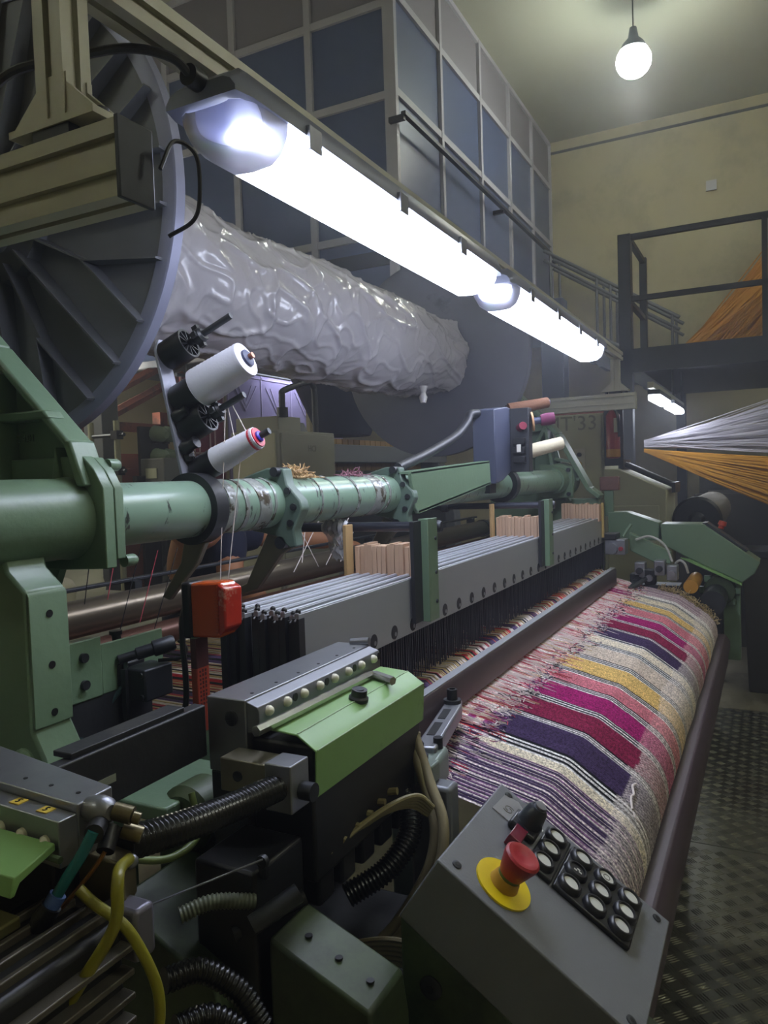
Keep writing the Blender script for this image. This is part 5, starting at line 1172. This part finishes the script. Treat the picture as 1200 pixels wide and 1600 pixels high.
# corrugated hose
def corrugated(name, label, pts, r, pitch, m, cat='hose'):
    P = smooth_path(pts, 40); L = [0]
    for a, b in zip(P[:-1], P[1:]): L.append(L[-1]+(b-a).length)
    tot = L[-1]; n = int(tot/pitch*4); Q = []; j = 0
    for i in range(n+1):
        s = tot*i/n
        while j < len(L)-2 and L[j+1] < s: j += 1
        Q.append(P[j].lerp(P[j+1], (s-L[j])/max(1e-9, L[j+1]-L[j])))
    o = MB().tube(Q, lambda tt: r*(1 if (round(tt*n) % 4) in (0,1) else .86), 18).build(name, m, ang=80); return tag(o, label, cat)
corrugated('corrugated_hose', 'black corrugated hose sweeping from the fittings to the clamp block', [(.44,.480,1.302),(.507,.474,1.290),(.583,.476,1.277),(.652,.471,1.271)], .0145, .0056, RUBBER)
corrugated('corrugated_hose', 'black corrugated hose curving down behind the control panel', [(.945,.47,1.15),(.935,.455,1.135),(.91,.445,1.105),(.87,.46,1.075),(.83,.50,1.05)], .016, .0055, RUBBER)
corrugated('corrugated_hose', 'upper ribbed hose lying in the machine at bottom left', [(.47,.47,1.17),(.50,.455,1.165),(.52,.43,1.14),(.525,.41,1.11)], .011, .005, RUBBER)
corrugated('corrugated_hose', 'lower ribbed hose lying in the machine at bottom left', [(.46,.45,1.14),(.49,.435,1.135),(.505,.41,1.11),(.505,.39,1.08)], .011, .005, RUBBER)
corrugated('ribbed_conduit', 'short grey-green ribbed conduit in the dark below the selector', [(.545,.52,1.175),(.57,.50,1.18),(.60,.47,1.172)], .008, .004, mat('grey_green_conduit', '#59604c', .4))
YEL = mat('yellow_cable', '#827d1e', .35, 0, .05, 20)
tag(MB().tube(smooth_path([(.428,.46,1.30),(.40,.44,1.31),(.386,.428,1.306),(.383,.430,1.277),(.367,.448,1.240),(.352,.47,1.20),(.34,.49,1.16)]), .0046, 12).build('yellow_cable', YEL), 'yellow cable dropping straight at the lower left corner', 'cable')
tag(MB().tube(smooth_path([(.385,.468,1.296),(.39,.457,1.284),(.40,.436,1.265),(.407,.420,1.232),(.408,.414,1.208),(.404,.416,1.18),(.39,.43,1.14)]), .0042, 12).build('yellow_cable', YEL), 'thinner yellow cable arching down over the finned motor', 'cable')
tag(MB().tube(smooth_path([(.64,.585,1.25),(.635,.575,1.225),(.61,.555,1.215),(.575,.56,1.21),(.545,.58,1.22),(.53,.59,1.235)]), .004, 10).build('green_cable', mat('olive_cable', '#6f8048', .4)), 'olive cable looping above the black corrugated hose', 'cable')
# finned motor
t = thing('finned_motor', 'dark finned motor in the lower left corner', 'motor', (.32, .49, 1.13))
MOT = mat('motor_grey_brown', '#5d584e', .4, .4, .15, 20)
MB().box(.20, .412, .452, .55, 1.14, 1.262).build('body', BLACK, t, .006)
for k in range(5): MB().box(.205, .410, .440, .453, 1.165+k*.019, 1.170+k*.019).build('fin', MOT, t, .001)
for k in range(4): MB().box(.205, .410, .462+k*.02, .467+k*.02, 1.261, 1.268).build('fin', MOT, t, .001)
MB().box(.411, .432, .438, .476, 1.228, 1.270).build('end_cap', mat('lilac_grey_cap', '#6d6b78', .35, .4, .1, 20), t, .004)
MB().box(.20, .425, .436, .56, 1.11, 1.14).build('plinth', MOT, t, .003)
t = thing('corner_bracket', 'worn brass-coloured bracket at the left edge under the near selector', 'bracket', (.36, .57, 1.2))
MB().box(.33, .37, .515, .8, 1.262, 1.272).build('plate', mat('worn_brass_plate', '#7a7346', .35, .6, .15, 20), t, .002); MB().lathe((.355,.515,1.25), (.355,.50,1.25), [(0,.011),(.5,.013),(1,.009)], 6).build('hex_nut', FIT, t); MB().box(.33,.37,.515,.8,1.20,1.262).build('web', DSTEEL, t)
# base castings at the bottom, their shade put into the dark green
t = thing('base_casting', 'dark green machine base with bolts below the selector', 'casting', (.63, .4, 0))
MB().prism([(.64,1.15),(.50,1.088),(.495,1.06),(.495,0),(.64,0)], 'X', .57, .70).build('upper_ledge', SHADED_GREEN, t, .004)
MB().prism([(.447,1.146),(.334,1.102),(.328,1.06),(.328,0),(.447,0)], 'X', .588, .66).build('front_ledge', SHADED_GREEN, t, .004)
for y, z in ((.405,1.06),(.36,1.045)):
    q = MB().lathe((.589,y,z), (.583,y,z), [(0,.011),(.7,.011),(1,.009)], 20).build('bolt', DSTEEL, t); MB().lathe((.5833,y,z), (.5825,y,z), [(0,.005),(1,.005)], 6).build('hex_recess', BLACK, q)
for y in (.42, .385, .35): MB().cyl((.62,y,1.106+(y-.334)*.389-.004), (.62,y,1.1045+(y-.334)*.389), .004, n=10).build('hole', BLACK, t)
MB().box(.72, .95, .385, .66, .2, 1.0).build('gear_housing', BLACKP, t, .01)
MB().box(.70, .78, .61, .70, .1, 1.19).build('side_wall', SHADED_GREEN, t, .005)
MB().lathe((.68,.64,1.19), (.73,.64,1.19), [(0,.03),(.2,.04),(1,.04)], 24).build('cam_cover', SHADED_GREEN, t)
# green frame pieces seen through the gap under the carrier bar
t = thing('inner_bracket', 'pale green inner bracket glimpsed under the black carrier bar', 'bracket', (.7, .66, 1.1))
MB().box(.655, .80, .64, .74, 1.195, 1.215).build('shelf', GREEN, t, .003); MB().box(.79, .80, .64, .74, 1.0, 1.2).build('web', SHADED_GREEN, t); MB().box(.66,.68,.715,.74,.0,1.2).build('leg', GREEN, t)
# temple between selector and cloth
t = thing('temple', 'slotted steel temple bar with socket screws at the cloth edge', 'temple', (1.2, .54, 1.1))
TEM = mat('grey_green_casting', '#7d8a80', .4, .4, .15, 30)
T0 = V(1.115, .507, 0); T1 = V(1.33, .548, 0); TD = (T1-T0).normalized(); TN = V(-TD.y, TD.x, 0)
def tp(u, v): p = T0.lerp(T1, u)+TN*v; return (p.x, p.y)
MB().prism([tp(-.1,.016), tp(1.05,.016), tp(1.16,.008), tp(1.12,-.014), tp(.95,-.02), tp(-.1,-.02)], 'Z', 1.132, 1.160).build('bar', STEEL, t, .004)
for a, b in ((.15,.45),(.55,.80)): MB().prism([tp(a,-.006), tp(b,-.006), tp(b,.008), tp(a,.008)], 'Z', 1.1595, 1.1612).build('slot', BLACK, t)
MB().prism([tp(-.35,.03), tp(.1,.03), tp(.18,-.012), tp(.05,-.035), tp(-.35,-.03)], 'Z', 1.10, 1.150).build('foot', TEM, t, .008)
for q, z in ((tp(1.0,0), 1.160), (tp(-.22,.004), 1.150)):
    MB().lathe((*q,z), (*q,z+.007), [(0,.017),(1,.017)], 24).build('washer', DSTEEL, t)
    MB().lathe((*q,z+.007), (*q,z+.027), [(0,.0105),(.9,.0105),(1,.0095),(1,.006),(.6,.006)], 20).build('socket_screw', BLACK, t)
q = tp(.02,-.018); MB().lathe((*q,1.148), (*q,1.168), [(0,.008),(1,.008)], 16).build('small_screw', BLACK, t)
MB().box(1.02, 1.09, .485, .53, .9, 1.10).build('arm', TEM, t, .004)
t = thing('gearbox_cover', 'grey cast gearbox cover beside the control panel', 'gearbox', (1.0, .44, .8))
MB().box(.965, 1.0, .405, .470, .9, 1.156).build('case', mat('grey_gear_case', '#75787c', .4, .4, .08, 14), t, .006); MB().cyl((.966,.42,1.135), (.960,.42,1.135), .005, n=12).build('bolt', BLACK, t)
MB().box(.965, .995, .432, .495, 1.156, 1.184).build('green_cap', TEM, t, .003); MB().box(.97,1.0,.44,.50,.2,.9).build('column', DSTEEL, t)
t = thing('cloth_end_bracket', 'small dark bracket with a socket screw beside the panel edge', 'bracket', (1.05, .36, 1.05))
MB().box(1.0, 1.10, .33, .395, 1.06, 1.095).build('body', DSTEEL, t, .003); MB().lathe((1.03,.365,1.095), (1.03,.365,1.112), [(0,.010),(.9,.010),(1,.008),(1,.006),(.6,.006)], 18).build('socket_screw', BLACK, t); MB().box(1.0,1.1,.34,.39,.5,1.06).build('stem', DSTEEL, t)
# beige cables
BEI = mat('dirty_beige_cable', '#8f8568', .5, 0, .1, 30)
tag(MB().tube(smooth_path([(.99,.475,1.225),(.975,.462,1.20),(.955,.443,1.175),(.93,.415,1.13),(.915,.41,1.09),(.89,.42,1.05),(.85,.45,1.0),(.80,.50,.96)]), .0085, 12).build('beige_cable', BEI), 'thick beige cable hanging down behind the control panel, left of its twin', 'cable', 'beige cables')
tag(MB().tube(smooth_path([(.985,.468,1.222),(.97,.450,1.195),(.945,.425,1.165),(.925,.400,1.13),(.905,.395,1.09),(.88,.405,1.05),(.84,.435,1.0),(.79,.485,.96)]), .0075, 12).build('beige_cable', BEI), 'thick beige cable hanging down behind the control panel, right of its twin', 'cable', 'beige cables')
tag(MB().tube([(.985,.472+.012*math.cos(a*.9),1.218+.010*math.sin(a*.9)) for a in range(9)], .004, 8).build('cable_tie', mat('white_cloth_tie', '#bfb9a2', .7)), 'pale cloth tie knotted round the beige cables', 'tie')
for k in range(5):
    o = MB().tube(smooth_path([(.70+.0*k,.50+.006*k,1.135-.003*k),(.745,.475+.005*k,1.150-.003*k),(.80,.455+.004*k,1.168-.004*k),(.85,.435+.004*k,1.178-.004*k),(.89,.42+.003*k,1.174-.004*k),(.905,.405+.002*k,1.155-.003*k)]), .0035, 8).build('loom_wire', mat('olive_beige_wire', '#857b52', .5)); tag(o, 'olive-beige wire in the bound bundle under the green cover', 'wire', 'bound wires under the green cover')
for k in range(6):
    x = .735+k*.03; o = MB().tube(smooth_path([(x,.463-.003*k,1.158+.004*k),(x-.005,.48,1.175),(x-.01,.50,1.20)]), .005, 8).build('plug_lead', mat('olive_beige_wire', '#857b52', .5)); tag(o, 'short plug lead rising from the wire bundle to the selector', 'lead', 'plug leads above the bound wires')
for k in range(6):
    o = MB().tube(smooth_path([(.79-.002*k,.35,1.03-.006*k),(.78,.40,1.045-.006*k),(.76,.45,1.04-.006*k),(.745,.475,1.02-.006*k)]), .003, 6).build('fan_wire', BEI); tag(o, 'thin beige wire fanning out low beside the panel bracket', 'wire', 'fanned wires by the panel bracket')
tag(MB().cyl((.500,.512,1.212), (.556,.425,1.246), .0010, n=6).build('steel_wire', STEEL), 'fine bright steel wire stretched across the dark gap', 'wire')
for k in range(5): tag(MB().box(.72+k*.052, .755+k*.052, .47, .51, 1.10, 1.24).build('solenoid', BLACK, bevel=.004), 'black solenoid body under the green cover, %s from the viewer' % ('nearest', 'second', 'third', 'fourth', 'farthest')[k], 'solenoid', 'solenoids under the green cover')
t = thing('dark_levers', 'dark oily levers and nuts in the gap under the selector', 'lever', (.62, .45, 1.1))
MB().cyl((.58,.46,1.16), (.62,.43,1.18), .010, n=10).build('lever', DSTEEL, t); MB().cyl((.60,.50,1.13), (.66,.45,1.15), .009, n=10).build('lever', DSTEEL, t); MB().lathe((.565,.43,1.24), (.560,.43,1.24), [(0,.006),(1,.006)], 12).build('nut', DSTEEL, t); MB().box(.60,.69,.47,.55,.9,1.20).build('block', BLACK, t, .004)
MB().cyl((.563,.431,1.24), (.63,.48,1.18), .005, n=8).build('arm', BLACK, t)

# ------------------------------------------------------------------ worker bending behind the loom
SKIN = mat('skin', '#a8734f', .6, 0, .06, 12); NAVY = mat('navy_cotton', '#191d33', .9, 0, .12, 14, .3, 60); HAIR = mat('black_hair', '#15110f', .7); TROU = mat('dark_trousers', '#23242a', .9)
def skinned(name, verts, edges, radii, m, parent, sub=2, root=0):
    o0 = ORG[parent.name]; me = bpy.data.meshes.new(name); me.from_pydata([tuple(V(v)-o0) for v in verts], edges, []); me.materials.append(m)
    o = bpy.data.objects.new(name, me); COL.objects.link(o); o.parent = parent; ORG[o.name] = o0
    md = o.modifiers.new('skin', 'SKIN'); md.use_smooth_shade = True
    for i, r in enumerate(radii):
        s = me.skin_vertices[0].data[i]; s.radius = (r, r) if not isinstance(r, tuple) else r; s.use_root = (i == root)
    sd = o.modifiers.new('sub', 'SUBSURF'); sd.levels = sub; sd.render_levels = sub
    return o
pe = thing('person', 'person in a dark navy shirt bending over the back roller behind the loom', 'person', (2.38, 2.1, 0))
# body (skin): one continuous figure, pelvis root, torso bent forward, arms reaching down to the roller
bv = [(2.36,2.12,.98),(2.28,2.02,1.14),(2.15,1.90,1.30),(2.02,1.80,1.40),(1.95,1.74,1.44),(1.90,1.69,1.47),
      (2.06,1.66,1.40),(1.98,1.60,1.26),(1.92,1.42,1.22),   # right arm: shoulder, elbow, wrist
      (2.22,1.68,1.42),(2.30,1.60,1.39),(2.42,1.45,1.37),   # left arm
      (2.30,2.16,.92),(2.30,2.12,.50),(2.32,2.18,.09),(2.27,2.08,.05),
      (2.46,2.06,.92),(2.46,2.02,.50),(2.48,2.08,.09),(2.43,1.98,.05)]
be = [(0,1),(1,2),(2,3),(3,4),(4,5),(3,6),(6,7),(7,8),(3,9),(9,10),(10,11),(0,12),(12,13),(13,14),(14,15),(0,16),(16,17),(17,18),(18,19)]
brd = [.12,.11,.115,.09,.055,.05,.058,.046,.033,.058,.05,.037,.085,.06,.042,.035,.085,.06,.042,.035]
skinned('body', bv, be, brd, SKIN, pe)
skinned('shirt', [(2.36,2.12,.96),(2.28,2.02,1.14),(2.15,1.90,1.30),(2.03,1.81,1.395),(2.06,1.66,1.40),(2.0,1.615,1.30),(2.22,1.68,1.42),(2.25,1.66,1.41)], [(0,1),(1,2),(2,3),(3,4),(4,5),(3,6),(6,7)], [.14,.135,.135,.108,.078,.070,.078,.072], NAVY, pe)
skinned('trousers', [(2.37,2.13,.98),(2.30,2.16,.90),(2.30,2.12,.50),(2.32,2.18,.12),(2.46,2.06,.90),(2.46,2.02,.50),(2.48,2.08,.12)], [(0,1),(1,2),(2,3),(0,4),(4,5),(5,6)], [.15,.105,.08,.065,.105,.08,.065], TROU, pe)
HC = V(1.865,1.635,1.475)
hd = MB().sphere(HC, .10, 20, (.88,1.0,.95)).build('head', SKIN, pe)
MB().sphere(HC+V(.02,.02,.022), .102, 18, (.92,1.0,.90)).build('hair', HAIR, hd)
MB().lathe(HC+V(-.05,-.082,-.03), HC+V(-.062,-.10,-.045), [(0,.014),(1,.010)], 8).build('nose', SKIN, hd)
for dx, dy in ((-.078,-.055),(-.02,-.092)): MB().sphere(HC+V(dx,dy,-.008), .010, 8).build('eye', mat('eye_white', '#d8d4cc', .3), hd)
for dx, dy in ((-.07,.055),(.07,-.06)): MB().sphere(HC+V(dx,dy,-.005), .024, 8, (.7,.7,1.1)).build('ear', SKIN, hd)
MB().obox(HC+V(-.046,-.078,-.06), (.04,.006,.006), (.8,-.6,0), (.6,.8,0), (0,0,1)).build('mouth', mat('lips', '#8a5148', .6), hd)
def hand(w, d, side, curl, name):
    w = V(w); d = V(d).normalized(); s = d.cross(V(0,0,1)).normalized()*side; n = s.cross(d)*side
    if n.z > 0: n = -n                      # palm side down
    vs = [w, w+d*.045, w+d*.08]; es = [(0,1),(1,2)]; rd = [.026,(.034,.018),(.036,.016)]
    for k, (off, l) in enumerate(((-.030,.062),(-.010,.072),(.010,.068),(.029,.052))):
        b = w+d*.088+s*off; i = len(vs)
        vs += [b, b+d*l*.45+n*curl*.012, b+d*l*.75+n*curl*.032, b+d*l*.9+n*curl*.052]; es += [(2,i),(i,i+1),(i+1,i+2),(i+2,i+3)]; rd += [.0105,.0095,.0088,.0078]
    i = len(vs); b = w+d*.03-s*.032
    vs += [b, b+d*.03-s*.022+n*.008, b+d*.055-s*.024+n*.02]; es += [(1,i),(i,i+1),(i+1,i+2)]; rd += [.013,.011,.009]
    skinned(name, vs, es, rd, SKIN, pe, 2)
hand((1.92,1.42,1.22), (-.1,-.8,.1), 1, 1, 'right_hand'); hand((2.42,1.45,1.37), (.5,-.55,-.25), -1, 1, 'left_hand')
